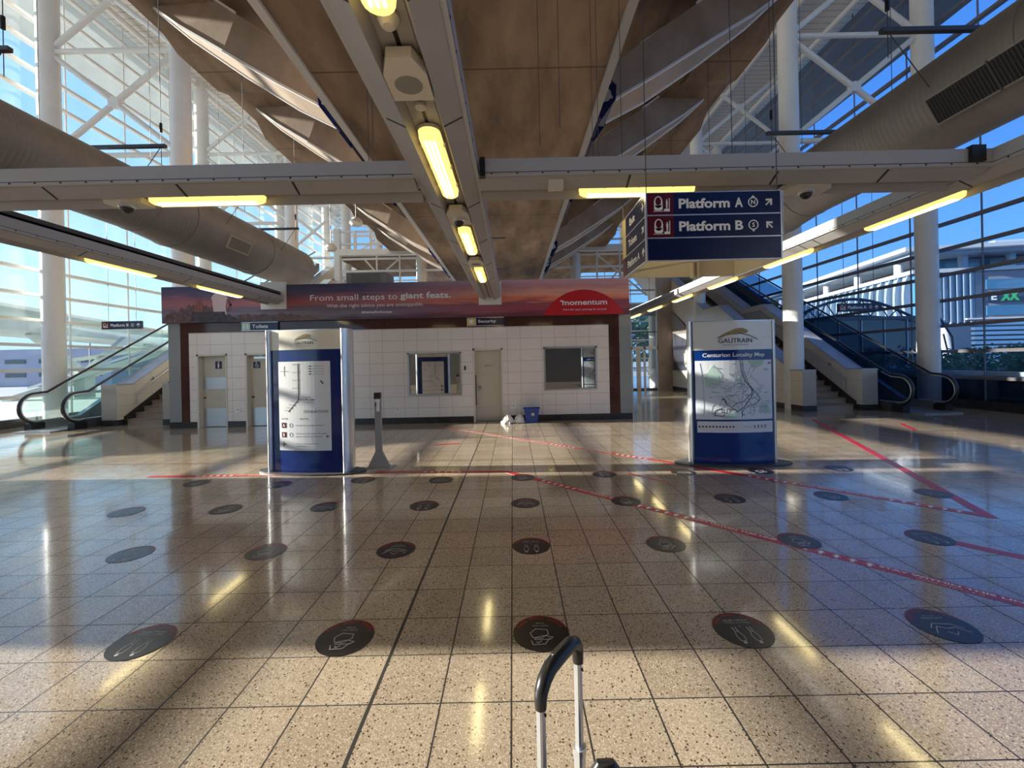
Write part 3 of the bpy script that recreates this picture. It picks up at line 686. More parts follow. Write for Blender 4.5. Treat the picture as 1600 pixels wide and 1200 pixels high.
for k, x0, x1, z0, z1 in ops:
    if k == 'door':
        dn += 1
        dr = sempty(f'door_{dn}', ((x0+x1)/2, Y0, 0)); d0 = Y0+.16
        b = MB(); b.box(x0+.05, x1-.04, d0, d0+.05, .01, z1-.05); leaf = put('door_leaf', b, 'door', dr)
        b = MB(); b.box(x0, x0+.05, Y0-.01, Y0+.25, 0, z1); b.box(x1-.04, x1, Y0-.01, Y0+.25, 0, z1); b.box(x0, x1, Y0-.01, Y0+.25, z1-.05, z1); put('door_frame', b, 'doorframe', dr)
        b = MB(); b.box(x0+.06, x1-.05, d0-.004, d0, .02, .55 if dn == 3 and 0 else (.52 if dn < 3 else .42)); put('kick_plate', b, 'steel', dr)
        if dn < 3:
            if dn == 1: b = MB(); b.box(x0+.06, x1-.05, d0-.004, d0, 1.06, 1.38); put('push_plate', b, 'steel', dr)
            b = MB(); cx = (x0+x1)/2+(.08 if dn == 1 else -.2+.02); b.box(cx-.09, cx+.09, d0-.006, d0-.002, 1.62, 1.83) if dn == 1 else b.box(-7.25, -7.05, d0-.006, d0-.002, 1.62, 1.8); sg = put('restroom_sign', b, 'ink' if dn == 1 else 'navy', dr)
            if dn == 1:
                b = MB(); b.disc(cx, 1.795, .018, d0-.008); b.prism([(cx-.025, 1.76), (cx+.025, 1.76), (cx+.02, 1.7), (cx+.012, 1.64), (cx-.012, 1.64), (cx-.02, 1.7)], 'y', d0-.009, d0-.007); put('figure_mark', b, 'signwhite', sg)
            else:
                b = MB(); b.disc(-7.16, 1.775, .014, d0-.008); b.ribbon([(-7.165, 1.755), (-7.165, 1.71), (-7.125, 1.71), (-7.11, 1.66)], .013, d0-.008)
                b.ribbon([(-7.15+.04*math.cos(a/10*6.28), 1.69+.04*math.sin(a/10*6.28)) for a in range(3, 10)], .01, d0-.008); put('wheelchair_mark', b, 'signwhite', sg)
                b = MB(); b.box(-7.2, -6.85, d0-.05, d0, 1.88, 1.94); b.bar((-7.05, d0-.03, 1.95), (-6.95, d0-.02, 2.0), .02); put('door_closer', b, 'alu', dr)
            b = MB(); b.lathe([(0, -.05), (.025, -.05), (.025, 0), (0, 0)], (x0+.12, d0, .82), 'y', 12); put('door_knob', b, 'dark', dr, smooth=True)
        else:
            b = MB(); b.box(x0+.1, x0+.2, d0-.01, d0, .86, 1.02); put('lock_plate', b, 'steel', dr)
            b = MB(); b.bar((x0+.15, d0-.05, .95), (x0+.22, d0-.05, .95), .02); b.bar((x0+.15, d0-.05, .95), (x0+.15, d0, .95), .02); put('door_handle', b, 'dark', dr)
            b = MB(); b.box(-.80, -.58, d0-.006, d0, 1.53, 1.57); put('name_slot', b, 'steel', dr)
            b = MB(); b.box(x0+.05, x0+.075, d0-.003, d0, .45, 1.3); put('door_gap', b, 'black', dr)
wn = 3
for k, x0, x1, z0, z1 in ops:
    if k == 'win':
        wn += 1
        wr = sempty(f'window_{wn}', ((x0+x1)/2, Y0, z0))
        b = MB(); f = .045
        b.box(x0, x0+f, Y0-.02, Y0+.2, z0, z1); b.box(x1-f, x1, Y0-.02, Y0+.2, z0, z1); b.box(x0, x1, Y0-.02, Y0+.2, z1-f, z1); b.box(x0, x1, Y0-.03, Y0+.2, z0, z0+f); put('window_frame', b, 'steel', wr)
        b = MB(); b.box(x0+f, x1-f, Y0+.06, Y0+.07, z0+f, z1-f); put('glass_pane', b, 'mirror' if wn == 4 else 'mirror_dark', wr)
# sunset banner
bn = thing('advertising_banner', 'long sunset seascape advertising banner with white slogan above the cream tiled wall', 'banner', (-9.55, 11.53, 2.89))
bx0, bx1, bz0, bz1, by = -9.55, 3.22, 2.89, 3.88, 11.53
b = MB(); b.box(bx0, bx1, by, by+.1, bz0, bz1)
bp = put('printed_face', b, banner_mat(), bn)
b = MB(); addtext(b, 'From small steps to', -4.30, 3.475, by-.003, w=2.38, h=.21); put('slogan_lettering', b, 'signwhite', bn)
b = MB(); addtext(b, 'giant feats.', -2.34, 3.49, by-.003, w=1.38, h=.22, bold=.022); put('slogan_lettering', b, 'signwhite', bn)
b = MB(); addtext(b, 'With the right advice you are unstoppable.', -3.72, 3.26, by-.003, w=2.65, h=.125); put('slogan_lettering', b, 'signwhite', bn)
b = MB(); addtext(b, '#AdviceForSuccess', -3.68, 3.08, by-.003, w=.83, h=.07, bold=.02); put('slogan_lettering', b, 'signwhite', bn)
# red half sun
cx = 1.97
b = MB(); hw_, hh_ = 1.10, .68; pts = [(cx+hw_*math.cos(math.pi*k/32), bz0+.005+hh_*math.sin(math.pi*k/32)**1.0) for k in range(33)]
# flatter dome: circle segment
Rr = (hw_**2+hh_**2)/(2*hh_); a0 = math.asin(min(1, hw_/Rr)); pts = [(cx+Rr*math.sin(a), bz0+.005+hh_-Rr+Rr*math.cos(a)) for a in [(-a0+2*a0*k/32) for k in range(33)]]
b.prism(pts, 'y', by-.003, by); put('red_logo_dome', b, 'red', bn)
b = MB(); addtext(b, 'momentum', 2.0, 3.22, by-.006, w=1.22, h=.125, bold=.02); b.ribbon([(1.34, 3.275), (1.41, 3.275)], .035, by-.006); put('logo_lettering', b, 'signwhite', bn)
b = MB(); addtext(b, 'Here for your journey to success', 2.0, 3.03, by-.006, w=1.18, h=.07); put('logo_lettering', b, 'signwhite', bn)
# rocks, lighthouse-less headland, two seated figures from behind
def blob(cx, cz, w, h, n, seed, m, d, base=True):
    rr = random.Random(seed); pts = [(cx-w/2, bz0+.004)]
    for k in range(n+1):
        u = k/n; pts.append((cx-w/2+w*u, cz+h*(math.sin(math.pi*u)**.5)*(0.55+.45*rr.random())))
    pts.append((cx+w/2, bz0+.004)); b = MB(); b.prism(pts, 'y', by-d, by); return b
M['rock1'] = mat('printed rock brown', (0.12, 0.055, 0.045), .38, var=.6, scale=9)
M['rock2'] = mat('printed rock dark', (0.05, 0.03, 0.035), .38, var=.6, scale=9)
put('printed_rocks', blob(-8.6, 3.0, 1.8, .42, 26, 3, 0, .002), 'rock1', bn)
put('printed_rocks', blob(-6.7, 2.92, 2.9, .22, 30, 5, 0, .0025), 'rock1', bn)
put('printed_rocks', blob(-8.0, 2.9, 1.3, .28, 18, 8, 0, .003), 'rock2', bn)
M['skinprint'] = mat('printed shirt', (0.62, 0.45, 0.45), .38); M['hairprint'] = mat('printed child', (0.22, 0.07, 0.05), .38, var=.3, scale=20)
b = MB(); b.prism([(-8.13, 3.16), (-8.16, 3.48), (-8.19, 3.56), (-8.12, 3.66), (-8.03, 3.71), (-7.88, 3.71), (-7.79, 3.65), (-7.72, 3.50), (-7.78, 3.44), (-7.80, 3.32), (-7.78, 3.10), (-7.90, 3.08), (-7.95, 3.17)], 'y', by-.0045, by); put('printed_shirt', b, 'skinprint', bn)
b = MB(); b.disc(-7.955, 3.745, .055, by-.004, sx=.85); b.ribbon([(-7.74, 3.5), (-7.66, 3.36), (-7.74, 3.2)], .06, by-.0048); put('printed_head', b, 'rock1', bn)
b = MB(); b.disc(-8.52, 3.5, .075, by-.004); b.prism([(-8.66, 3.16), (-8.64, 3.34), (-8.6, 3.46), (-8.46, 3.46), (-8.4, 3.34), (-8.42, 3.14)], 'y', by-.0045, by); put('printed_child', b, 'hairprint', bn)
b = MB(); b.prism([(-8.75, 2.93), (-8.72, 3.18), (-7.82, 3.18), (-7.8, 3.0), (-7.9, 2.93)], 'y', by-.006, by); put('printed_seat', b, 'rock2', bn)
# small blade signs on the brown band
def small_sign(name, x0, x1, z0, z1, iconx, txt, label, y=Y0-.06, icon='shield', cat='sign'):
    t = thing(name, label, cat, ((x0+x1)/2, y, z0))
    b = MB(); b.box(x0, x1, y, y+.05, z0, z1); put('board', b, 'navy', t)
    b = MB(); b.box(x0+.01, iconx, y-.004, y, z0+.01, z1-.01); ic = put('icon_panel', b, 'yellow' if icon == 'shield' else 'mint', t)
    b = MB(); c = (x0+iconx)/2; zc = (z0+z1)/2
    if icon == 'shield': b.prism([(c-.05, zc+.05), (c+.05, zc+.05), (c+.05, zc-.01), (c, zc-.06), (c-.05, zc-.01)], 'y', y-.007, y-.004)
    else:
        for e in (-.05, .05): b.disc(c+e, zc+.05, .02, y-.006); b.prism([(c+e-.025, zc+.025), (c+e+.025, zc+.025), (c+e+.012, zc-.07), (c+e-.012, zc-.07)], 'y', y-.007, y-.004)
    put('icon_mark', b, 'signwhite', ic)
    b = MB(); addtext(b, txt, (iconx+.04+len(txt)*.033), zc, y-.004, w=len(txt)*.062, h=.10, bold=.015); put('lettering', b, 'signwhite', t)
    b = MB(); b.box(x0-.006, x1+.006, y-.002, y+.052, z1, z1+.012); b.box(x0-.006, x1+.006, y-.002, y+.052, z0-.012, z0); put('edge_trim', b, 'alu', t)
small_sign('toilets_sign', -7.42, -6.42, 2.66, 2.87, -7.18, 'Toilets', 'blue Toilets sign with a pale icon on the brown band, above the left doors', icon='people')
small_sign('security_sign', -1.24, -.22, 2.66, 2.87, -.98, 'Security', 'blue Security sign with a yellow shield icon above the cream security door')
# wall bits
for x, z, wd, ht, m_, nm, lb in ((-1.315, 1.50, .04, .12, 'black', 'card_reader', 'small black card reader between the left window and the security door'),
                                (.0, .41, .12, .11, 'signwhite', 'wall_socket', 'white socket on the cream tiles right of the security door'),
                                (-3.2, .37, .12, .11, 'signwhite', 'wall_socket', 'white socket on the cream tiles below and left of the mirror window'),
                                (-7.60, .46, .13, .12, 'signwhite', 'wall_socket', 'white socket on the tiles between the two toilet doors')):
    t = thing(nm, lb, nm.replace('_', ' '), (x, Y0, z))
    b = MB(); b.box(x-wd/2, x+wd/2, Y0-.025, Y0, z-ht/2, z+ht/2); put('housing', b, m_, t)
    if m_ != 'black':
        b = MB(); b.box(x-.02, x+.02, Y0-.03, Y0-.025, z+.01, z+.04); put('switch', b, 'inkgrey', t)
# ================================================================ stairs and escalators
SL = math.tan(R(29.4))
def side_geo(s, side):
    X = lambda u: CX+s*u
    def xr(a, c): return sorted((X(a), X(c)))
    gm = 'tile_y'
    # profile of the stair slope: (y, z of tread line)
    pts = [(12.7, 0), (17.35, 2.62), (18.7, 2.62), (23.35, 5.24), (24.7, 5.24), (30.3, 8.4), (33, 8.4)]
    for u0, u1, nm, lb in ((9.2, 9.6, 'inner', f'cream tiled balustrade wall on the viaduct side of the {side} stairs'), (10.95, 11.4, 'outer', f'cream tiled balustrade wall between the {side} stairs and its escalator')):
        t = thing('stair_balustrade', lb, 'balustrade', (X((u0+u1)/2), 12.4, 0))
        top = [(12.4, 1.2), (12.95, 1.2)]+[(y, z+1.14) for y, z in pts[1:]]
        low = [(12.4, .17), (13.2, .17)]+[(y+.35, z-.35) for y, z in pts[1:]]
        if nm == 'inner' : low = [(12.4, .17), (16.3, .17), (16.9, 1.9)]+[(y+.35, z-.35) for y, z in pts[1:]]
        b = MB(); b.prism(top+low[::-1], 'x', *xr(u0, u1)); put('tiled_wall', b, gm, t)
        b = MB()
        for (p, q) in zip(top[:-1], top[1:]): b.prism([p, q, (q[0], q[1]+.03), (p[0], p[1]+.03)], 'x', *xr(u0-.015, u1+.015))
        put('coping', b, 'coping', t)
        b = MB(); b.box(*xr(u0, u1), 12.39, 13.2 if nm == 'outer' else 16.3, 0, .17); put('skirting', b, 'kick', t)
        # handrail on the stair side
        ux = u1+.07 if nm == 'inner' else u0-.07
        hp = [(X(ux), 13.0, .62), (X(ux), 13.0, .92)]+[(X(ux), y, z+.9) for y, z in pts[1:]]
        b = MB(); b.tube(hp, .022, 8); hr = put('handrail', b, 'steel', t, smooth=True)
        for k in range(3):
            y = 13.6+k*1.6; z = .9+(y-12.7)*SL; b = MB(); b.tube([(X(ux), y, z), (X(ux), y, z-.08), (X(u1 if nm == 'inner' else u0), y, z-.08)], .014, 6); put('handrail_bracket', b, 'dark', hr)
    # dark stringers under the outer wall
    t = thing('staircase', f'stone staircase climbing from the concourse to the platform on the {side}', 'stairs', (X(10.27), 12.7, 0))
    def flight(y0, z0, n, run, name):
        r = 2.62/16
        for k in range(n):
            ya = y0+k*run; za = z0+k*r
            b = MB(); b.box(*xr(9.7, 10.93), ya, ya+run+.02, za, za+r-.035); b.box(*xr(9.7, 10.93), ya+.0, ya+run+.02, max(0, za-.25), za); st = put('step', b, 'stepdark', t)
            b = MB(); b.box(*xr(9.7, 10.93), ya-.025, ya+run, za+r-.035, za+r); put('tread', b, 'granite', st)
    flight(12.7, 0, 16, 4.65/16, 'a'); flight(18.7, 2.62, 16, 4.65/16, 'b'); flight(24.7, 5.24, 19, 5.6/19, 'c')
    for (ya, yb, z) in ((17.35, 18.7, 2.62), (23.35, 24.7, 5.24)):
        b = MB(); b.box(*xr(9.7, 10.93), ya, yb, z-.3, z); put('landing', b, 'granite', t)
    b = MB()
    lowl = [(12.62, 0), (12.62, .25)]+[(y-.15, z+.28) for y, z in pts[1:6]]+[(y+.9, z-.6) for y, z in pts[1:6]][::-1]+[(13.8, 0)]
    b.prism(lowl, 'x', *xr(10.91, 10.955)); put('stringer', b, 'kick', t)
    b = MB(); b.prism(lowl, 'x', *xr(9.595, 9.64)); put('stringer', b, 'kick', t)
    # escalator
    e = thing('escalator', f'escalator with glass balustrades and black handrails on the {side}', 'escalator', (X(12.2), 11.5, 0))
    top = [(13.0, 1.05), (13.0+7.45/SL, 8.5+.0), (31, 9.2)]
    for ui, u in enumerate((11.62, 12.82)):
        # handrail with newel loop
        path = []
        path.append((12.6, .22)); 
        for k in range(0, 13):
            a = -math.pi/2-math.pi*k/12; path.append((11.95+.42*math.cos(a), .62+.42*math.sin(a)))
        path += [(12.25, 1.06), (12.55, 1.22)]
        path += [(12.9+k*1.25, 1.41+k*1.25*.54) for k in range(12)]
        b = MB(); b.tube([(X(u), y, z) for y, z in path], .045, 10, sx=1.0, sy=.7); put('handrail', b, 'rubber', e, smooth=True)
        ins = [(12.6, .27)]+[(11.95+.36*math.cos(-math.pi/2-math.pi*k/12), .62+.36*math.sin(-math.pi/2-math.pi*k/12)) for k in range(13)]
        b = MB(); b.tube([(X(u), y, z) for y, z in ins+[(12.2, .99), (12.5, 1.12)]], .02, 8); put('rail_guide', b, 'alu', e, smooth=True)
        gp = ins[1:]+[(12.2, .99), (12.5, 1.12), (27.0, 1.12+14.5*.54), (27.0, .25+14*SL), (13.2, .25)]
        b = MB(); b.prism(gp, 'x', X(u)-.006, X(u)+.006); put('glass_balustrade', b, 'glass' if s < 0 else 'glass_esc', e)
        b = MB(); b.prism([(12.1, 0), (12.1, .27), (13.1, .27), (27, .3+14*SL), (27, -.2+14*SL), (13.6, 0)], 'x', X(u)-.09, X(u)+.09); put('skirt_panel', b, 'steel' if ui else 'dark', e)
        b = MB(); b.box(X(u)-.1, X(u)+.1, 11.75, 12.1, 0, .2); put('newel_base', b, 'black', e)
    b = MB(); b.box(*xr(11.71, 12.73), 11.3, 13.0, 0, .035); put('comb_plate', b, 'steel', e)
    b = MB()
    for k in range(34): b.box(*xr(11.71, 12.73), 13.0+k*.4, 13.4+k*.4, k*.4*SL-.2, k*.4*SL+.06)
    put('moving_steps', b, 'dark', e)
    b = MB(); b.prism([(13.5, 0), (27, 13.5*SL-.3), (27, 13.5*SL-1.3), (15.6, 0)], 'x', *xr(11.5, 12.9)); put('truss_casing', b, 'dark', e)
side_geo(-1, 'left'); side_geo(1, 'right')
# infill wall under the right inner balustrade with the dark mural
XW = CX+9.2
b = MB(); b.prism([(16.0, 0), (22.6, 0), (22.6, 4.3), (18.6, 2.2), (17.4, 2.2), (16.0, 1.4)], 'x', XW, XW+.12); struct(put('wall_right', b, 'strut_dark'))
b = MB(); b.box(XW-.03, XW, 16.3, 22.6, .17, 1.0); tag(put('wall_panelling', b, 'tile_y', loc=(XW, 19, .17)), 'low cream tiled dado under the dark mural on the right', 'panelling')
b = MB(); b.box(XW-.035, XW, 16.3, 22.6, 0, .17); struct(put('baseboard_right', b, 'kick'))
mu = thing('wall_mural', 'dark mural with a pale open hand on the wall below the right stairs', 'mural', (XW-.03, 19.3, 1.05))
b = MB(); b.prism([(17.2, 1.05), (22.2, 1.05), (22.2, 2.95), (19.6, 2.3), (18.6, 2.1), (17.2, 2.1)], 'x', XW-.05, XW-.002); put('mural_panel', b, 'murals', mu)
M['handprint'] = mat('pale hand print', (0.34, 0.30, 0.28), .5)
b = MB(); hy, hz = 20.4, 1.5
b.prism([(hy-.35, hz-.25), (hy-.4, hz), (hy-.6, hz+.12), (hy-.52, hz+.2), (hy-.3, hz+.12), (hy-.3, hz+.5), (hy-.16, hz+.52), (hy-.14, hz+.2), (hy-.1, hz+.6), (hy+.04, hz+.6), (hy+.06, hz+.2), (hy+.12, hz+.55), (hy+.24, hz+.53), (hy+.24, hz+.15), (hy+.3, hz+.4), (hy+.4, hz+.38), (hy+.4, hz-.1), (hy+.25, hz-.3)][::-1], 'x', XW-.055, XW-.05); put('hand_print', b, 'handprint', mu)
# far garden doors
dd = sempty('door_4', (5.5, 22.6, 0))
fx0, fx1 = 3.6, 7.9
for x in (3.6, 6.35, 7.05, 7.75):
    b = MB(); b.box(x-.05, x+.05, 22.5, 22.62, 0, 2.3 if x != 7.75 else 4.3); put('door_post', b, 'white', dd)
b = MB(); b.box(3.6, 7.8, 22.5, 22.62, 2.15, 2.32); put('transom', b, 'white', dd)
b = MB(); b.box(6.62, 6.82, 22.48, 22.64, 0, 2.2); put('door_post', b, 'doorframe', dd)
b = MB(); b.box(3.6, 7.8, 22.52, 22.6, 3.05, 3.1); put('transom', b, 'dark', dd)
b = MB(); b.box(3.6, 7.8, 22.56, 22.57, 0.05, 4.2); put('glass_pane', b, 'glass_r', dd)
b = MB(); b.box(3.6, 7.8, 22.52, 22.6, .0, .08); put('threshold', b, 'dark', dd)
b = MB(); b.box(7.75, 8.5, 22.4, 22.7, 0, 6); struct(put('wall_back', b, 'strut'))
b = MB(); b.box(-9.5, 8.5, 22.62, 22.9, 3.95, 4.6); struct(put('wall_back', b, 'strut_dark'))
b = MB(); b.box(-9.5, 3.6, 22.5, 22.7, 0, 3.95); struct(put('wall_back', b, 'strut_dark'))
# landing bridges behind the banner at platform level
for s, side in ((-1, 'left'), (1, 'right')):
    X = lambda u: CX+s*u
    t = thing('landing_bridge', f'white steel landing with railings seen above the banner on the {side}', 'landing', (X(6.5), 24, 6))
    def hb(z, h, r=.04, u0=3.2, u1=9.1):
        b = MB(); b.box(*sorted((X(u0), X(u1))), 24-r, 24+r, z-h/2, z+h/2); put('rail', b, 'white', t)
    hb(EYE+7.56, .12); hb(EYE+6.85, .1); hb(EYE+6.36, .34, .15); hb(EYE+6.0, .1); hb(EYE+5.3, .12); hb(EYE+3.9, .1)
    for u in (4.4, 5.2, 6.2, 7.2, 8.1, 9.1):
        b = MB(); b.box(X(u)-.07, X(u)+.07, 23.93, 24.07, EYE+6.3, EYE+7.62); put('post', b, 'white', t)
    b = MB(); b.box(X(9.1)-.16, X(9.1)+.16, 23.84, 24.16, 0, EYE+7.7); put('post', b, 'white', t)
    for u in (4.4,):
        b = MB(); b.lathe([(.3, 0), (.3, EYE+6.1)], (X(u), 24.2, 0)); put('column', b, 'white', t, smooth=True)
    for u in (5.6, 6.9):
        b = MB(); b.tube([(X(u), 24, EYE+2.2), (X(u), 24, EYE+6.2)], .05, 8); put('post', b, 'white', t)
    b = MB(); b.tube([(X(5.6), 24, EYE+6), (X(8.4), 24, EYE+3.6)], .05, 8); b.tube([(X(7.6), 24, EYE+6), (X(5.6), 24, EYE+3.6)], .05, 8); put('diagonal_brace', b, 'white', t)
    b = MB(); b.box(*sorted((X(3.2), X(9.3))), 24.3, 30, EYE+6.2, EYE+6.45); put('deck', b, 'concrete', t)
# air handling box behind the banner
t = thing('ventilation_unit', 'grey box ventilation unit on the roof just behind the left part of the banner', 'ventilation unit', (-4.2, 12.5, 3.85))
b = MB(); b.box(-4.75, -3.6, 12.2, 13.0, 3.85, 4.32); put('casing', b, 'strut_dark', t)
b = MB(); b.box(-4.60, -3.8, 12.18, 12.2, 3.9, 4.28); put('intake_grille', b, line_mat('unit slats', (.28, .25, .22), (.12, .1, .09), 'z', .04, .012), t)
# globe lamps near the roof
for k, (px, py, y) in enumerate(((521, 388, 19.0), (561, 350, 17.0))):
    x = (px-VX)/F*y; z = EYE+(VY-py)/F*y+.2
    t = thing('pendant_lamp', ['white round pendant lamp near the left glazing, above the left end of the banner', 'white round pendant lamp under the roof boards beside the viaduct edge'][k], 'lamp', (x, y, z))
    b = MB(); b.lathe([(0, .2), (.12, .18), (.24, .06), (.26, -.04), (.18, -.14), (0, -.17)], (x, y, z)); put('lamp_shade', b, 'white', t, smooth=True)
    b = MB(); b.tube([(x, y, z+.15), (x, y, 14.87 if k == 0 else 8.9)], .02, 6); put('stem', b, 'dark', t)

# ================================================================ hanging platform sign
sx0, sx1, sy0, sy1, sz0, sz1 = 1.21, 2.385, 3.72, 4.5, 2.515, 3.105
hs = thing('platform_sign', 'large four-sided hanging blue sign reading Platform A and Platform B', 'sign', ((sx0+sx1)/2, (sy0+sy1)/2, sz0))
rows = [(2.915, 3.105), (2.715, 2.905), (2.515, 2.705)]
def train_icon(b, cx, cz, y, s):
    # train front and a standing figure on a platform
    n = 20; o = [(cx+s*.30*math.cos(2*math.pi*k/n), cz+s*.12+s*.42*math.sin(2*math.pi*k/n)) for k in range(n)]; i = [(cx+s*.21*math.cos(2*math.pi*k/n), cz+s*.18+s*.30*math.sin(2*math.pi*k/n)) for k in range(n)]
    for k in range(n):
        j = (k+1) % n; b.prism([o[k], o[j], i[j], i[k]], 'y', y-.001, y+.001)
    b.prism([(cx-.30*s, cz-.02*s), (cx-.21*s, cz-.10*s), (cx+.21*s, cz-.10*s), (cx+.30*s, cz-.02*s), (cx+.30*s, cz-.38*s), (cx+.2*s, cz-.46*s), (cx-.2*s, cz-.46*s), (cx-.30*s, cz-.38*s)], 'y', y-.001, y+.001)
    b.prism([(cx-.36*s, cz-.54*s), (cx+.36*s, cz-.54*s), (cx+.36*s, cz-.50*s), (cx-.36*s, cz-.50*s)], 'y', y-.001, y+.001)
    b.prism([(cx+.40*s, cz-.54*s), (cx+.80*s, cz-.54*s), (cx+.80*s, cz+.40*s), (cx+.75*s, cz+.40*s), (cx+.75*s, cz-.36*s), (cx+.40*s, cz-.36*s)], 'y', y-.001, y+.001)
    b.disc(cx+.6*s, cz+.26*s, .05*s, y, .002, 10); b.prism([(cx+.53*s, cz+.18*s), (cx+.67*s, cz+.18*s), (cx+.64*s, cz-.36*s), (cx+.56*s, cz-.36*s)], 'y', y-.001, y+.001)
def arrow(b, cx, cz, y, s, ang):
    pts = [(-.5, -.08), (.12, -.08), (-.16, -.36), (-.02, -.5), (.5, 0), (-.02, .5), (-.16, .36), (.12, .08), (-.5, .08)]
    c, q = math.cos(ang), math.sin(ang)
    b.prism([(cx+s*(c*p-q*r), cz+s*(q*p+c*r)) for p, r in pts], 'y', y-.001, y+.001)
def letter_in_ring(b, ch, cx, cz, y, r, up):
    n = 24
    for k in range(n):
        a, c = 2*math.pi*k/n, 2*math.pi*(k+1)/n
        b.prism([(cx+r*math.cos(a), cz+r*math.sin(a)), (cx+r*math.cos(c), cz+r*math.sin(c)), (cx+.8*r*math.cos(c), cz+.8*r*math.sin(c)), (cx+.8*r*math.cos(a), cz+.8*r*math.sin(a))], 'y', y-.001, y+.001)
    e = 1 if up else -1; b.prism([(cx-.4*r, cz+e*.92*r), (cx+.4*r, cz+e*.92*r), (cx, cz+e*1.4*r)], 'y', y-.001, y+.001)
    addtext(b, ch, cx, cz, y-.001, h=r*.9, bold=.02)
for k, (z0, z1) in enumerate(rows):
    b = MB(); b.box(sx0, sx1, sy0, sy0+.02, z0, z1); pn = put('front_panel', b, 'navy', hs)
    zc = (z0+z1)/2; y = sy0-.002
    if k < 2:
        b = MB(); b.box(sx0+.005, sx0+.235, sy0-.002, sy0, z0, z1); put('maroon_field', b, 'maroon', pn)
        b = MB(); train_icon(b, sx0+.10, zc, sy0-.004, .125); put('train_mark', b, 'signwhite', pn)
        b = MB(); addtext(b, 'Platform', sx0+.285+.22, zc, y, w=.45, h=.088, bold=.032); addtext(b, 'AB'[k], sx0+.81, zc, y, w=.070, h=.084, bold=.032); put('lettering', b, 'signwhite', pn)
        b = MB(); letter_in_ring(b, 'NS'[k], sx0+.935, zc, y, .044, k == 0); arrow(b, sx0+1.075, zc, y, .078, R(45) if k == 0 else R(135)); put('direction_marks', b, 'signwhite', pn)
for z in (2.91, 2.71):
    b = MB(); b.box(sx0, sx1, sy0-.003, sy0+.02, z-.005, z+.005); put('divider_strip', b, 'alu', hs)
b = MB()
for x in (sx0-.012, sx1): b.box(x, x+.012, sy0-.004, sy0+.03, sz0-.005, sz1+.005)
b.box(sx0, sx1, sy0-.003, sy0+.03, sz1, sz1+.006); b.box(sx0, sx1, sy0-.003, sy0+.03, sz0-.006, sz0); put('front_frame', b, 'alu', hs)
# left side panels, with their own lettering
def sidem(): return Matrix.Translation((sx0-.012, (sy0+sy1)/2, 0)) @ Matrix.Rotation(R(-90), 4, 'Z')
for k, (z0, z1) in enumerate(rows):
    b = MB(); b.box(sx0-.012, sx0+.008, sy0+.03, sy1, z0, z1); pn = put('side_panel', b, 'navy', hs)
    zc = (z0+z1)/2; b = MB(); m = sidem()
    q = MB(); addtext(q, ('Exit', 'Tickets', 'Platform A')[k], -.02 if k < 2 else .0, zc, -.003, h=.07, w=(.18, .28, .40)[k], bold=.02); arrow(q, .31, zc, -.003, .08, (0, R(45), R(90))[k])
    b.add(q.v, q.f, m); put('lettering', b, 'signwhite', pn)
    b = MB(); q = MB(); q.box(-.38, -.26, -.002, 0, z0, z1); b.add(q.v, q.f, m); put('icon_and_reflection', b, ('yellow', 'yellow', 'maroon')[k], pn)  # yellow on the upper rows stands for a reflection on the panel
b = MB()
for z in (2.91, 2.71, sz1+.003, sz0-.003): b.box(sx0-.014, sx0+.008, sy0+.02, sy1, z-.005, z+.005)
put('divider_strip', b, 'alu', hs)
# cream backs of the rear and right panels
b = MB(); b.box(sx0, sx1, sy1, sy1+.02, sz0, sz1); put('rear_panel', b, 'speaker', hs)
b = MB(); b.box(sx1, sx1+.02, sy0+.03, sy1, sz0, sz1); put('right_panel', b, 'speaker', hs)
b = MB(); b.box(sx0+.01, sx1-.01, sy0+.02, sy0+.03, sz0, sz1); put('panel_lining', b, 'speaker', hs)
for x in (sx0+.70, sx0+.76): 
    b = MB(); b.box(x, x+.02, sy1-.05, sy1, sz0-.02, sz1); put('stiffener', b, 'speaker', hs)
b = MB(); b.bar((sx0+.02, sy1-.02, sz0+.05), (sx1-.1, sy0+.05, sz0+.1), .02); put('stiffener', b, 'speaker', hs)
for x, y in ((sx0, sy0+.01), (sx1-.02, sy0+.01), (sx0, sy1), (sx1, sy1)):
    b = MB(); b.tube([(x, y, sz1), (x, y, 5.95 if x < CX+2.2 else 8.2)], .004, 6); put('wire', b, 'dark', hs)
b = MB(); b.tube([(sx1+.02, sy0, sz1), (sx1+.025, sy0, 2.88), (sx1+.02, sy0-.0, 2.75)], .006, 6); b.lathe([(0, .02), (.012, 0), (0, -.02)], (sx1+.02, sy0, 2.74)); put('pull_hook', b, 'alu', hs)
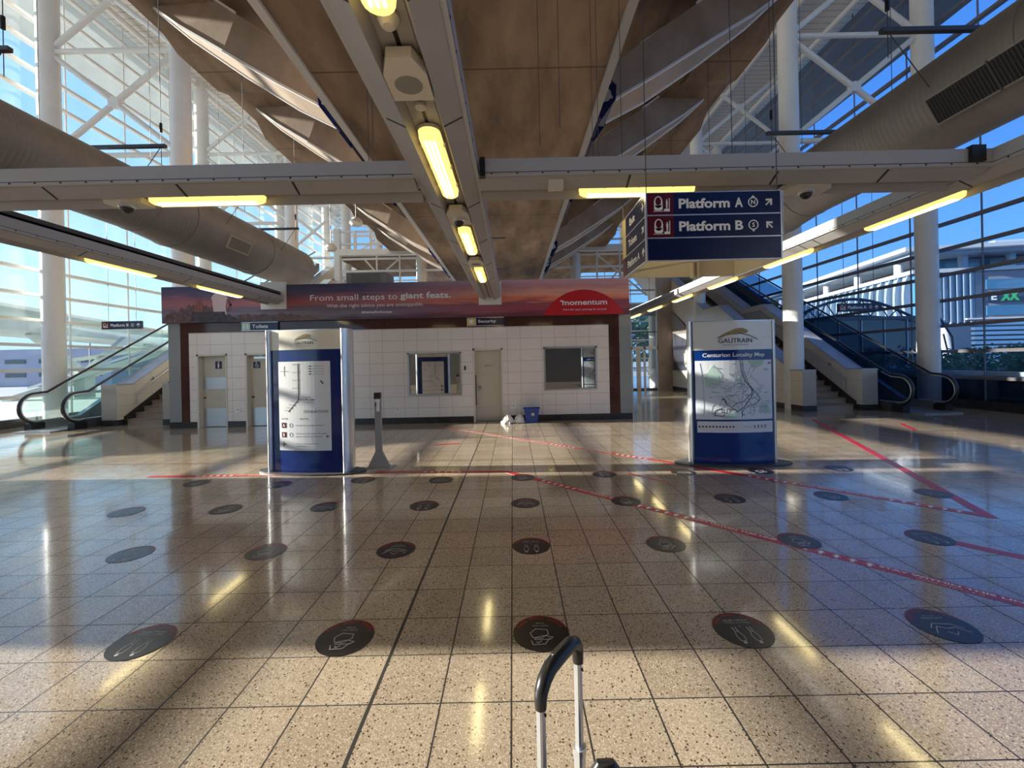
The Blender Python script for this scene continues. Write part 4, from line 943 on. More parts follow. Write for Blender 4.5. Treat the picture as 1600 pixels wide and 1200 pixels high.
# far platform signs over the escalators
def far_sign(px0, px1, py, y, letter, label):
    x0, x1 = (px0-VX)/F*y, (px1-VX)/F*y; zc = EYE+(VY-py)/F*y-ROLL*((x0+x1)/2); h = .13
    t = thing('platform_sign', label, 'sign', ((x0+x1)/2, y, zc))
    b = MB(); b.box(x0, x1, y, y+.08, zc-h, zc+h); put('board', b, 'navy', t)
    b = MB(); b.box(x0+.01, x0+.26, y-.004, y, zc-h+.01, zc+h-.01); f = put('maroon_field', b, 'maroon', t)
    b = MB(); train_icon(b, x0+.10, zc, y-.006, .14); put('train_mark', b, 'signwhite', f)
    b = MB(); addtext(b, 'Platform '+letter, x0+.60, zc, y-.004, w=.60, h=.10, bold=.02); letter_in_ring(b, 'N' if letter == 'A' else 'S', x0+1.03, zc, y-.004, .05, letter == 'A'); arrow(b, x0+1.22, zc, y-.004, .13, R(90)); put('lettering', b, 'signwhite', t)
    b = MB()
    for e in (.15, .85): b.tube([(x0+(x1-x0)*e, y+.04, zc+h), (x0+(x1-x0)*e, y+.04, 8.3)], .007, 6)
    put('wire', b, 'dark', t)
far_sign(160, 222, 508, 14.0, 'B', 'small hanging Platform B sign above the left escalator')
far_sign(1312, 1379, 480, 13.6, 'A', 'small hanging Platform A sign above the right escalator')
# ================================================================ map kiosks
def kiosk(kind, loc, rz, label):
    t = thing('map_totem', label, 'information totem', loc, rz)
    W, D, H = (1.34, .40, 2.2) if kind == 'line' else (1.30, .22, 2.2)
    cw = .055 if kind == 'line' else .03; fd = .08 if kind == 'line' else .035
    n = 16; bul = .07
    def arc(sgn, x0, x1, y0, bulge):
        return [(x0+(x1-x0)*k/n, y0+sgn*bulge*(1-((2*k/n)-1)**2)) for k in range(n+1)]
    hw = W/2-cw-.035
    fr = arc(-1, -hw, hw, -D/2+fd, bul); bk = arc(1, hw, -hw, D/2-fd, bul)
    def band(z0, z1, pts, m, nm, th=.012, sgn=-1, parent=t):
        b = MB(); b.prism(pts+[(x, y-sgn*th) for x, y in pts[::-1]], 'z', z0, z1); return put(nm, b, m, parent, world=False, smooth=True)
    b = MB(); b.prism([(x*.995, y+.012) for x, y in fr]+[(x*.995, y-.012) for x, y in bk], 'z', .03, H-.02); put('core', b, 'print', t, world=False)
    hz = H-.30 if kind == 'line' else H-.44
    for sgn, pts in ((-1, fr), (1, bk)):
        band(hz, H, pts, 'cream' if kind == 'line' else 'print', 'header_panel', sgn=sgn)
        band(.03, hz, pts, 'blue' if kind == 'line' else 'blue2', 'blue_panel', sgn=sgn)
    for e in (-1, 1):
        b = MB(); x = e*(W/2-cw)
        lp = [(x+cw*math.cos(a), (D/2-.03)*math.sin(a)) for a in [2*math.pi*k/24 for k in range(24)]]
        b.prism(lp, 'z', .02, H+.012); put('side_column', b, 'alu', t, world=False, smooth=True)
    b = MB(); b.prism([(x*1.02, y) for x, y in fr]+[(x*1.02, y) for x, y in bk], 'z', H-.005, H+.008); put('top_cap', b, 'alu', t, world=False)
    b = MB(); b.prism([(.88*math.cos(2*math.pi*k/36), .30*math.sin(2*math.pi*k/36)) for k in range(36)], 'z', .0, .025); put('base_plate', b, 'dark', t, world=False)
    def surf(x, sgn): return sgn*(D/2-fd+bul*(1-(x/hw)**2))
    def bend(mb, sgn, d):
        # lay flat drawing (x, y-layer, z) on the curved face
        out = MB()
        for v in mb.v:
            x = v[0] if sgn < 0 else -v[0]
            out.v.append((x, surf(x, sgn)+sgn*(d+(-v[1])), v[2]))
        out.f = mb.f; return out
    def sheet(x0, x1, z0, z1):
        m_ = MB(); k = 14
        for i in range(k): m_.box(x0+(x1-x0)*i/k, x0+(x1-x0)*(i+1)/k, -.004, .0, z0, z1)
        return m_
    for sgn in (-1, 1):
        gx = 0.02
        # wing-shaped logo
        b = MB(); s = .55 if kind == 'line' else .9; lz = H-.13 if kind == 'line' else H-.20
        upc = [(-.36, -.10), (-.2, -.01), (0, .07), (.12, .085), (.22, .06), (.27, .01), (.25, -.04)]; dnc = [(.2, -.03), (.0, -.035), (-.15, -.06)]
        pts = [(gx+s*.8*p, lz+.03+s*.8*q) for p, q in upc+dnc]
        b.slices(pts, -.003, 0); put('logo_wing', bend(b, sgn, .001), 'gold', t, world=False)
        b = MB(); b.ribbon([(gx+s*.8*p, lz+.015+s*.8*q) for p, q in ((-.36, -.10), (-.15, -.03), (.1, -.01), (.3, -.06), (.46, -.14))], .008*s*1.6, -.003); addtext(b, 'GAUTRAIN', gx, lz-.085*s/.9-.015, -.002, w=.30 if kind == 'line' else .50, h=.048 if kind == 'line' else .07, bold=.012); put('logo_lettering', bend(b, sgn, .001), 'ink', t, world=False)
        b = MB(); addtext(b, 'FOR PEOPLE ON THE MOVE', gx, lz-.085*s/.9-(.06 if kind == 'line' else .08), -.002, w=.24 if kind == 'line' else .38, h=.014 if kind == 'line' else .02); put('logo_small_lettering', bend(b, sgn, .001), 'inkgrey', t, world=False)
        if kind == 'line':
            put('map_sheet', bend(sheet(-.43, .42, .36, 1.72), sgn, .002), 'print', t, world=False)
            b = MB(); L0 = -.003
            vx = -.08
            b.ribbon([(vx, 1.68), (vx, 1.14), (vx-.17, .96)], .012, L0); put('route_line', bend(b, sgn, .005), 'maroon', t, world=False)
            b = MB(); b.ribbon([(vx, 1.14), (vx+.13, 1.14), (vx+.24, 1.13)], .008, L0); put('route_line', bend(b, sgn, .005), 'gold', t, world=False)
            b = MB()
            for x, z in ((vx, 1.68), (vx, 1.56), (vx, 1.44), (vx, 1.32), (vx-.035, 1.10), (vx-.08, 1.05), (vx-.12, 1.01), (vx-.17, .96), (vx+.13, 1.145), (vx+.21, 1.135), (vx+.24, 1.135)): b.disc(x, z, .010, -.004, n=10)
            for z, s_ in ((1.675, 'Hatfield'), (1.555, 'Pretoria'), (1.435, 'Centurion'), (1.315, 'Midrand')): addtext(b, s_, vx-.065, z, -.003, w=.08, h=.015)
            for x, z, s_ in ((vx-.095, 1.115, 'Marlboro'), (vx-.13, 1.06, 'Sandton'), (vx-.18, 1.015, 'Rosebank'), (vx-.21, .97, 'Park')): addtext(b, s_, x, z, -.003, w=.07, h=.014)
            addtext(b, 'Rhodesfield', vx+.13, 1.175, -.003, w=.12, h=.015); addtext(b, 'O.R. Tambo', vx+.19, 1.095, -.003, w=.11, h=.015)
            for k, s_ in enumerate(('Gautrain line', 'bus links', 'parking', 'airport link')): addtext(b, s_, .25, 1.645-k*.04, -.003, w=.16, h=.013); b.ribbon([(.10, 1.645-k*.04), (.13, 1.645-k*.04)], .016, -.003)
            b.ribbon([(-.32, 1.65), (-.32, 1.5)], .006, -.003); b.ribbon([(-.40, 1.57), (-.24, 1.57)], .006, -.003)
            b.ribbon([(.28, 1.42), (.31, 1.38)], .018, -.003)
            addtext(b, 'CENTURION STATION', .19, .955, -.003, w=.38, h=.042)
            b.ribbon([(-.38, .89), (.37, .89)], .004, -.003); addtext(b, 'PLATFORM', -.33, .845, -.003, w=.12, h=.024); addtext(b, 'DIRECTION', .0, .845, -.003, w=.15, h=.024)
            addtext(b, 'Northbound to Hatfield, Pretoria', .08, .745, -.003, w=.44, h=.022); addtext(b, 'Southbound to Park Station, Rosebank,', .11, .62, -.003, w=.50, h=.022); addtext(b, 'Sandton, Marlboro and Midrand', .07, .575, -.003, w=.42, h=.022)
            addtext(b, 'Airport transfer from Sandton', .05, .465, -.003, w=.36, h=.020); addtext(b, 'and Marlboro', -.04, .43, -.003, w=.18, h=.018)
            for z in (.745, .60):
                for k in range(12):
                    a, c = k*math.pi/6, (k+1)*math.pi/6; b.ribbon([(-.22+.026*math.cos(a), z+.03*math.sin(a)), (-.22+.026*math.cos(c), z+.03*math.sin(c))], .004, -.003)
            for z, x, q in ((.455, -.34, 1.0), (.575, .37, .6)):
                b.ribbon([(x-.035*q, z), (x+.035*q, z)], .012*q, -.003); b.ribbon([(x, z), (x-.015*q, z+.035*q)], .01*q, -.003); b.ribbon([(x, z), (x-.015*q, z-.035*q)], .01*q, -.003); b.ribbon([(x-.033*q, z+.013*q), (x-.033*q, z-.013*q)], .006, -.003)
            put('map_lettering', bend(b, sgn, .005), 'ink', t, world=False)
            b = MB(); b.box(-.385, -.305, -.004, 0, .705, .785); b.box(-.385, -.305, -.004, 0, .56, .64); put('platform_square', bend(b, sgn, .005), 'maroon', t, world=False)
            b = MB(); addtext(b, 'A', -.345, .745, -.005, h=.045, bold=.03); addtext(b, 'B', -.345, .60, -.005, h=.045, bold=.03); put('platform_letter', bend(b, sgn, .005), 'print', t, world=False)
        else:
            b = MB(); addtext(b, 'Centurion Locality Map', .0, 1.675, -.002, w=.92, h=.078, bold=.018); put('title_lettering', bend(b, sgn, .001), 'print', t, world=False)
            put('map_sheet', bend(sheet(-.565, .565, .70, 1.60), sgn, .002), 'lilac', t, world=False)
            put('legend_strip', bend(sheet(-.55, .565, .50, .67), sgn, .002), 'print', t, world=False)
            q = random.Random(4)
            b = MB(); b.slices([(-.42, 1.20), (-.44, 1.36), (-.32, 1.54), (-.18, 1.38), (-.24, 1.2), (-.33, 1.16)], -.004, 0); b.slices([(.18, 1.60), (.45, 1.60), (.42, 1.52), (.27, 1.47)], -.004, 0); b.slices([(.02, 1.30), (.10, 1.40), (.12, 1.25)], -.004, 0); b.slices([(.35, .80), (.55, .78), (.50, .92), (.40, .98)], -.004, 0); b.slices([(-.2, .72), (0, .72), (.05, .82), (-.1, .80)], -.004, 0)
            put('map_parks', bend(b, sgn, .004), 'mint', t, world=False)
            b = MB()
            for k in range(70):
                x, z = q.gauss(.08, .24), q.gauss(1.12, .22)
                pts = [(x, z)]; a = q.random()*6.28
                for j in range(q.randint(2, 4)): a += q.uniform(-.9, .9); l = q.uniform(.03, .09); pts.append((pts[-1][0]+l*math.cos(a), pts[-1][1]+l*math.sin(a)))
                if all(-.55 < p[0] < .56 and .72 < p[1] < 1.59 for p in pts): b.ribbon(pts, .004, -.004)
            put('map_streets', bend(b, sgn, .004), 'inkgrey', t, world=False)
            b = MB()
            for k in range(30):
                x, z = q.uniform(-.5, .5), q.uniform(.76, 1.56); b.ribbon([(x, z), (x+q.uniform(.03, .07), z)], .012, -.0045)
            b.ribbon([(-.50, 1.56), (-.46, 1.3), (-.45, 1.1), (-.46, .76)], .006, -.0045); b.ribbon([(.14, 1.3), (.1, 1.0), (.08, .72)], .008, -.0045)
            put('map_labels', bend(b, sgn, .004), 'lightblue', t, world=False)
            b = MB(); b.ribbon([(.08, 1.605), (.09, 1.45), (.15, 1.28), (.25, 1.15), (.24, 1.05), (.12, .88), (.02, .82), (-.02, .86), (-.12, .86), (-.13, .80), (-.2, .81), (-.2, .86), (-.27, .85), (-.3, .82), (-.3, .76), (-.18, .75), (-.16, .79)], .010, -.005); b.ribbon([(.25, 1.15), (.32, 1.1), (.37, 1.0), (.3, .93), (.18, .9), (.1, .83), (.09, .74)], .008, -.005)
            b.ribbon([(.11, 1.605), (.12, 1.45), (.18, 1.28), (.27, 1.14)], .006, -.005)
            for k in range(11): b.disc(-.52+k*.048, .59, .014, -.005, n=10)
            for k in range(4): b.ribbon([(.28+k*.055, .61), (.28+k*.055, .57)], .012, -.005)
            addtext(b, 'N', .53, 1.55, -.005, h=.04, bold=.03); addtext(b, 'Future links', .18, .59, -.005, w=.1, h=.014)
            put('map_routes', bend(b, sgn, .004), 'ink', t, world=False)
            b = MB(); b.ribbon([(-.19, 1.03), (-.12, .92), (-.06, .88), (.02, .95), (.12, .97), (.22, 1.08)], .008, -.0055); b.ribbon([(-.2, 1.0), (-.16, 1.02), (-.13, .94)], .01, -.0055); put('map_routes', bend(b, sgn, .004), 'maroon', t, world=False)
    return t
kiosk('line', (-3.17, 6.62, 0), R(-7), 'blue and cream station map totem with a rail line diagram, left of the bollard')
kiosk('map', (3.38, 6.56, 0), R(-4), 'blue and white totem headed Centurion Locality Map with a street map')

# ================================================================ bollard
x, y = fpt(589, 733); y += .12
t = thing('thermometer_stand', 'slim grey steel stand with a white handheld thermometer, right of the rail map totem', 'stand', (x, y, 0))
b = MB(); b.prism([(x-.055, 0.02), (x+.055, .02), (x+.05, 1.12), (x-.05, 1.12)], 'y', y-.02, y+.02); put('post', b, 'beam', t)
b = MB(); b.prism([(x-.17, .02), (x-.05, .26), (x+.05, .26), (x+.17, .02)], 'y', y-.028, y+.028); put('flared_foot', b, 'beam', t)
b = MB(); b.prism([(x-.20, y-.12), (x+.22, y-.12), (x+.24, y+.1), (x-.16, y+.1)], 'z', 0, .02); put('base_plate', b, 'steel', t)
b = MB(); b.box(x-.05, x+.05, y-.05, y+.03, 1.10, 1.20); put('holder', b, 'rubber', t)
b = MB(); b.box(x-.035, x+.02, y-.045, y-.02, .98, 1.12); put('holder', b, 'dark', t)
b = MB(); b.box(x-.005, x+.03, y-.07, y-.02, .90, 1.09); b.box(x-.02, x+.035, y-.085, y-.02, 1.05, 1.10); put('thermometer', b, 'signwhite', t)

# ================================================================ bin and plastic bags
x, y = fpt(830, 661); y = Y0-.28; x = .48
t = thing('waste_bin', 'small blue plastic bin standing against the tiled wall by the security door', 'bin', (x, y, 0))
ls = []
for z, w_, d_ in ((0, .15, .10), (.36, .195, .14), (.40, .225, .165), (.40, .205, .145), (.03, .14, .09)):
    ls.append([(x+w_*sx_, y+d_*sy_, z+(.0 if sx_ > 0 else -.01*(z > .3))) for sx_, sy_ in ((-1, -1), (1, -1), (1, 1), (-1, 1))])
b = MB(); b.ring(ls, cap=True); put('bin_body', b, 'bluebin', t)
b = MB(); b.box(x-.01, x+.07, y-.135, y-.12, .2, .27); put('sticker', b, 'yellow', t)
b = MB(); b.box(x-.225, x-.02, y-.18, y-.1, .385, .43); put('bin_lip', b, 'bluebin', t)
def bag(cx, cy, w_, h, seed, label):
    q = random.Random(seed); b = MB(); ls = []
    n = 20
    for k in range(7):
        u = k/6; r = (1-u)**.6*1.0+.08
        ls.append([(cx+w_*r*math.cos(2*math.pi*i/n)*(1+q.uniform(-.22, .22)), cy+w_*.7*r*math.sin(2*math.pi*i/n)*(1+q.uniform(-.22, .22)), max(.003, h*u+q.uniform(-.02, .03))) for i in range(n)])
    b.ring(ls); tag(put('plastic_bag', b, 'foil', loc=(cx, cy, 0)), label, 'plastic bag')
bag(-.16, Y0-.32, .17, .24, 3, 'crumpled clear plastic bag on the floor in front of the security door jamb')
bag(.15, Y0-.30, .15, .22, 8, 'crumpled white plastic bag on the floor touching the blue bin')

# ================================================================ suitcase
hx0, hy0, hx1, hy1 = .040, .81, .129, .925
t = thing('suitcase', 'black suitcase whose raised silver and black pull handle enters the bottom of the photo', 'suitcase', ((hx0+hx1)/2, (hy0+hy1)/2, 0))
ux, uy = (hx1-hx0), (hy1-hy0); l = math.hypot(ux, uy); ux /= l; uy /= l; nx, ny = uy, -ux
mcx, mcy = (hx0+hx1)/2, (hy0+hy1)/2
def lc(a, c, z): return (mcx+ux*a+nx*c, mcy+uy*a+ny*c, z)
for i, (x, y) in enumerate(((hx0, hy0), (hx1, hy1))):
    b = MB(); e = -1 if i == 0 else 1
    w2, d2 = .0095, .007
    def rect(z, w_=w2, d_=d2): return [lc(e*l/2+p*w_, q*d_, z) for p, q in ((-1, -.6), (-.6, -1), (.6, -1), (1, -.6), (1, .6), (.6, 1), (-.6, 1), (-1, .6))]
    ztop = (.998, 1.0)[i]
    b.ring([rect(.74), rect(ztop)]); tb = put('handle_tube', b, 'alu', t)
    b = MB(); b.ring([rect(.5, w2+.003, d2+.003), rect(.80, w2+.003, d2+.003)]); put('handle_sleeve', b, 'alu', t)
    b = MB()
    for z in (ztop-.012, ztop-.026): p = lc(e*l/2+.004, .0078, z); b.lathe([(0, -.002), (.0025, -.002), (.0025, .002), (0, .002)], p, 'y', 8)
    put('lock_pin', b, 'black', tb)
    b = MB(); b.ring([rect(.79, w2+.005, d2+.005), rect(.805, w2+.005, d2+.005)]); put('sleeve_collar', b, 'alu', t)
# grip: rounded arch from tube to tube
gp = [lc(-l/2, 0, .985), lc(-l/2, 0, 1.0), lc(-l/2+.003, 0, 1.014), lc(-l/2+.014, 0, 1.03), lc(-l/2+.034, 0, 1.041), lc(0, 0, 1.045), lc(l/2-.03, 0, 1.045), lc(l/2-.012, 0, 1.038), lc(l/2-.001, 0, 1.022), lc(l/2, 0, 1.005), lc(l/2, 0, .99)]
b = MB(); b.tube(gp, [.0115, .0125, .0135, .0145, .015, .0155, .015, .0145, .0135, .0125, .0115], 14); gr = put('grip', b, 'rubber', t, smooth=True)
b = MB(); b.tube([lc(-.03, .0, 1.0575), lc(.03, .0, 1.0605)], .0018, 6); put('grip_seam', b, 'dark', gr)
b = MB(); p = lc(-.022, -.004, 1.0545); b.lathe([(0, 0), (.003, 0), (.002, .003), (0, .003)], p, 'z', 8); put('release_button', b, 'signwhite', gr)
def body(hw_, hd_, z0, z1, c0, rr=.04):
    ls = []
    for z, k in ((z0, .82), (z0+rr*.4, .95), (z0+rr, 1), (z1-rr, 1), (z1-rr*.4, .95), (z1, .82)):
        lp = []
        for i in range(32):
            a = 2*math.pi*i/32; ca, sa = math.cos(a), math.sin(a); pw = .35
            lp.append(lc(hw_*k*math.copysign(abs(ca)**pw, ca), c0+hd_*k*math.copysign(abs(sa)**pw, sa), z))
        ls.append(lp)
    b = MB(); b.ring(ls); return b
put('shell', body(.20, .11, .04, .58, .12), 'rubber', t, smooth=True)
for a in (-.15, .15):
    for c in (.04, .2):
        p = lc(a, c, .022); b = MB(); b.lathe([(0, -.012), (.022, -.012), (.022, .012), (0, .012)], p, 'y', 16); put('wheel', b, 'dark', t)
b = body(.12, .06, .60, .745, .11, .06)
bg_ = put('backpack', b, 'rubber', smooth=True); 
tag(bg_, 'dark bag resting on the suitcase with only its strap loop showing at the bottom edge', 'bag')
b = MB(); q = fpt(0, 0) ; bc = (.172, .86)
b.tube([(bc[0]-.035, bc[1], .70), (bc[0]-.03, bc[1], .80), (bc[0]-.012, bc[1], .824), (bc[0]+.012, bc[1], .824), (bc[0]+.03, bc[1], .80), (bc[0]+.035, bc[1], .70)], .012, 10); o = put('strap_loop', b, 'rubber', bg_, smooth=True)
# ================================================================ floor stickers
def circ_text(b, s, r, a0, a1, h, z):
    # red words along the arc; the decal is read from the far side
    n = len(s)
    for k, ch in enumerate(s):
        if ch == ' ': continue
        a = a0+(a1-a0)*k/(n-1)
        addtext(b, ch, r*math.cos(a), r*math.sin(a), z, h=h, bold=.03, mode='floor', rot=a+math.pi/2)
def fig(b, x, z, lz, s):
    b.disc(x, .105*s+z, .013*s, lz, .001, 10, 'xy')
    for pl in ([(-.02, .085), (.02, .085), (.026, .03), (.012, -.02)], [(-.02, .085), (-.026, .03), (-.012, -.02), (.012, -.02)]): b.ribbon([(x+p*s, z+q*s) for p, q in pl], .003, lz, .001, 'xy')
    b.ribbon([(x-.012*s, z-.02*s), (x-.012*s, z-.07*s)], .0042, lz, .001, 'xy'); b.ribbon([(x+.012*s, z-.02*s), (x+.012*s, z-.07*s)], .0042, lz, .001, 'xy')
ZS = .0035
def sticker_design(kind):
    b = MB(); lz = .0035
    def rb(pts, w_): b.ribbon([(x, y+.075) for x, y in pts], w_, lz, .001, 'xy')
    if kind == 'cough':
        addtext(b, 'Cover your', 0, -.065, lz, w=.10, h=.016, mode='floor', bold=.01); addtext(b, 'Cough', 0, -.09, lz, w=.055, h=.015, mode='floor', bold=.01)
        rb([(-.04, -.10), (-.045, -.06), (.0, -.02), (.05, -.03), (.065, -.07), (.03, -.11), (-.04, -.10)], .0045)
        rb([(-.05, -.02), (-.02, .03), (.05, .035), (.06, .0)], .0045); rb([(-.07, -.03), (-.02, -.045), (.03, -.03), (.04, -.01), (-.05, -.01), (-.07, -.03)], .0045)
        rb([(.0, .0), (.02, .02), (.03, .01)], .004)
    elif kind == 'distance':
        addtext(b, 'Keep your distance', 0, -.065, lz, w=.15, h=.015, mode='floor', bold=.01); addtext(b, 'of at least 1 METER', 0, -.088, lz, w=.15, h=.015, mode='floor', bold=.01)
        fig(b, -.045, .035, lz, .8); fig(b, .045, .035, lz, .8); addtext(b, '1m', 0, -.03, lz, h=.010, mode='floor')
    else:
        addtext(b, 'Avoid handshakes', 0, -.065, lz, w=.13, h=.015, mode='floor', bold=.01); addtext(b, 'wave or elbow', 0, -.088, lz, w=.08, h=.012, mode='floor')
        rb([(-.10, -.0), (-.05, -.05), (.0, -.04), (.05, -.06), (.10, .0)], .005); rb([(-.10, -.04), (-.05, -.08), (.05, -.09), (.09, -.05)], .005)
        rb([(-.03, -.01), (0, .02), (.03, -.01)], .004)
    return b
SD = {}
M['stickwhite'] = mat('worn white vinyl print', (0.50, 0.49, 0.47), 0.35)
def sticker(kind, x, y, label):
    c = {'cough': 'cover your cough', 'distance': 'keep your distance', 'shake': 'avoid handshakes'}[kind]
    if kind in SD:
        return dup(SD[kind], (x, y, 0), label)
    t = thing('floor_sticker', label, 'floor sticker', (x, y, 0), math.pi, 'social distancing stickers on the floor')
    r = .168
    b = MB(); b.disc(0, 0, r, .002, .002, 40, 'xy'); put('vinyl_disc', b, 'sticker', t, world=False)
    b = MB(); n = 24
    for k in range(n):
        a, e = R(195)+R(150)*k/n, R(195)+R(150)*(k+1)/n
        b.prism([(r*.995*math.cos(a), r*.995*math.sin(a)), (r*.995*math.cos(e), r*.995*math.sin(e)), (r*.97*math.cos(e), r*.97*math.sin(e)), (r*.97*math.cos(a), r*.97*math.sin(a))], 'z', .003, .0038)
    circ_text(b, 'PLEASE STAND HERE', .143, R(205), R(335), .020, .0035); put('red_lettering', b, 'red' if 0 else 'stickred', t, world=False)
    put('pictogram', sticker_design(kind), 'stickwhite', t, world=False)
    SD[kind] = t; return t
rows_ = [
 ('front row', [(222, 1003, 'distance'), (540, 996, 'cough'), (845, 989, 'cough'), (1160, 984, 'distance'), (1472, 977, 'shake')]),
 ('second row', [(205, 866, 'distance'), (416, 862, 'cough'), (619, 859, 'shake'), (830, 853, 'distance'), (1040, 850, 'cough'), (1248, 845, 'cough'), (1452, 840, 'distance')]),
 ('third row', [(198, 800, 'cough'), (353, 796, 'cough'), (509, 792, 'shake'), (663, 790, 'distance'), (821, 786, 'shake'), (978, 783, 'cough'), (1140, 779, 'distance'), (1298, 775, 'cough'), (1458, 771, 'shake')]),
 ('back row', [(308, 755, 'cough'), (435, 757, 'shake'), (567, 750, 'distance'), (689, 750, 'shake'), (817, 746, 'cough'), (944, 741, 'distance'), (1067, 738, 'shake'), (1188, 736, 'cough'), (1310, 732, 'distance')]),
]
NW = ['first', 'second', 'third', 'fourth', 'fifth', 'sixth', 'seventh', 'eighth', 'ninth']
DS = {'cough': 'covered cough', 'distance': 'two figures keeping distance', 'shake': 'no-handshake'}
for rn, lst in rows_:
    for k, (px, py, kd) in enumerate(lst):
        x, y = fpt(px, py)
        sticker(kd, x, y, f'black floor sticker, {DS[kd]} pictogram, {NW[k]} from left in {rn}')
# ================================================================ floor tape
def tape(pts, label, w_=.105, z=.0012, texts=True, group='red tape lines on the floor', flip=False, cat='floor tape'):
    W = [Vector(fpt(*p)) for p in pts]
    t = thing('floor_tape', label, cat, (W[0].x, W[0].y, 0), group=group)
    b = MB(); b.ribbon([tuple(p) for p in W], w_, z, .0012, 'xy'); put('red_strip', b, 'tape', t)
    if texts:
        bt, by_ = MB(), MB()
        for a, c in zip(W[:-1], W[1:]):
            d = c-a; ln = d.length; d /= ln; ang = math.atan2(d.y, d.x); nrm = Vector((-d.y, d.x)); s = -0.80; k = 0
            while s < ln-.3:
                if k % 2 == 0:
                    for j in range(6):
                        q = a+d*(s+.08+j*.105)
                        if s+.08+j*.105 > ln-.05: break
                        if s+.08+j*.105 < .05: continue
                        ca, sa = math.cos(ang), math.sin(ang); e = 1
                        pts_ = [(-.012, -.036), (.012, -.036), (.012, .002), (.030, .002), (0, .038), (-.030, .002), (-.012, .002)]
                        bt.prism([(q.x+ca*u-sa*v, q.y+sa*u+ca*v) for u, v in pts_], 'z', z+.0006, z+.0012)
                    s += .62
                else:
                    if s+.85 < ln and s > -.02:
                        q = a+d*(s+.42); addtext(bt, 'STAY WITHIN THIS LINE', q.x+nrm.x*.018, q.y+nrm.y*.018, z+.001, w=.76, h=.034, bold=.03, mode='floor', rot=ang)
                        addtext(by_, 'COVID-19', q.x-nrm.x*.028, q.y-nrm.y*.028, z+.001, w=.34, h=.020, bold=.02, mode='floor', rot=ang)
                    s += .84
                k += 1
        if bt.v: put('white_lettering', bt, 'signwhite', t)
        if by_.v: put('yellow_lettering', by_, 'yellow', t)
    return t
tape([(792, 737), (1700, 970)], 'red Stay Within This Line tape slanting from mid-floor to the right edge of the photo')
tape([(235, 745), (520, 741)], 'faint red tape running along the floor left of the rail map totem')
tape([(590, 738), (792, 737)], 'red tape from the thermometer stand to the bend in mid-floor', z=.0016)
tape([(690, 667), (1075, 727)], 'thin red tape slanting from the tiled wall to the street map totem', w_=.09)
tape([(1088, 730), (1545, 807)], 'red arrow tape from the street map totem to the far right corner point', z=.0018)
tape([(1271, 656), (1545, 807)], 'faint red tape from the right stairs to the far right corner point', w_=.11, z=.0022, texts=False)
tape([(1492, 848), (1640, 880)], 'short red tape at the right edge below the corner point')
tape([(982, 740), (1046, 754)], 'short plain pinkish tape left of the street map totem', texts=False, w_=.05)
tape([(683, 695), (716, 693)], 'small red tape scrap on the sunlit floor before the tiled wall', texts=False, w_=.09)
tape([(1408, 662), (1430, 672)], 'small red tape scrap before the right escalator', texts=False, w_=.09)

# ================================================================ outside
M['asphalt'] = mat('asphalt', (0.14, 0.14, 0.145), .85, var=.15, scale=.6)
M['paving'] = mat('light paving', (0.42, 0.42, 0.40), .8, var=.1, scale=.4)
M['leaf'] = mat('leaf', (0.06, 0.12, 0.03), .6, var=.5, scale=1.3)
M['leaf2'] = mat('yellow green leaf', (0.16, 0.22, 0.05), .6, var=.5, scale=1.3)
M['bark'] = mat('bark', (0.10, 0.07, 0.05), .8)
M['bwhite'] = mat('white cladding', (0.55, 0.56, 0.58), .45)
M['bgrey'] = mat('grey render', (0.24, 0.25, 0.30), .7)
M['bfin_shade'] = mat('fin glass with blue shade', (0.22, 0.30, 0.40), .25)  # bluish shade and sky reflection on the fins put into the colour
M['bdark'] = mat('shaded terrace wall', (0.10, 0.09, 0.09), .6)  # shade under the roof overhang put into the wall colour
M['bpurple'] = mat('lilac grey render', (0.44, 0.42, 0.47), .7, var=.08, scale=.3)
M['bglass'] = mat('blue office glass', (0.05, 0.16, 0.30), .08, spec=.9)
M['green'] = mat('pale green cladding', (0.50, 0.56, 0.48), .5, var=.08, scale=.5)
M['bxx'] = mat('green sign', (0.06, 0.45, 0.16), .4)
b = MB(); b.add([(-260, -120, -.12), (260, -120, -.12), (260, 320, -.12), (-260, 320, -.12)], [(0, 1, 2, 3)]); tag(put('ground', b, 'paving', loc=(0, 40, -.12)), 'pale paved ground outside the glass walls', 'ground')
b = MB(); b.box(17, 24, -40, 120, -.1, -.06); tag(put('road', b, 'asphalt', loc=(20, 20, -.1)), 'dark asphalt road outside the right glass wall', 'road')
# low dark glass screen beyond the right escalator
t = thing('dark_screen', 'low dark glazed screen along the foot of the right glass wall', 'screen', (CX+14.6, 12, 0))
b = MB(); b.box(CX+14.45, CX+14.55, 2, 22, 0, .95); put('dark_panel', b, 'glass_dark', t)
b = MB(); b.box(CX+14.42, CX+14.58, 2, 22, .95, 1.08); b.box(CX+14.42, CX+14.58, 2, 22, .0, .14); put('capping', b, 'bwhite', t)
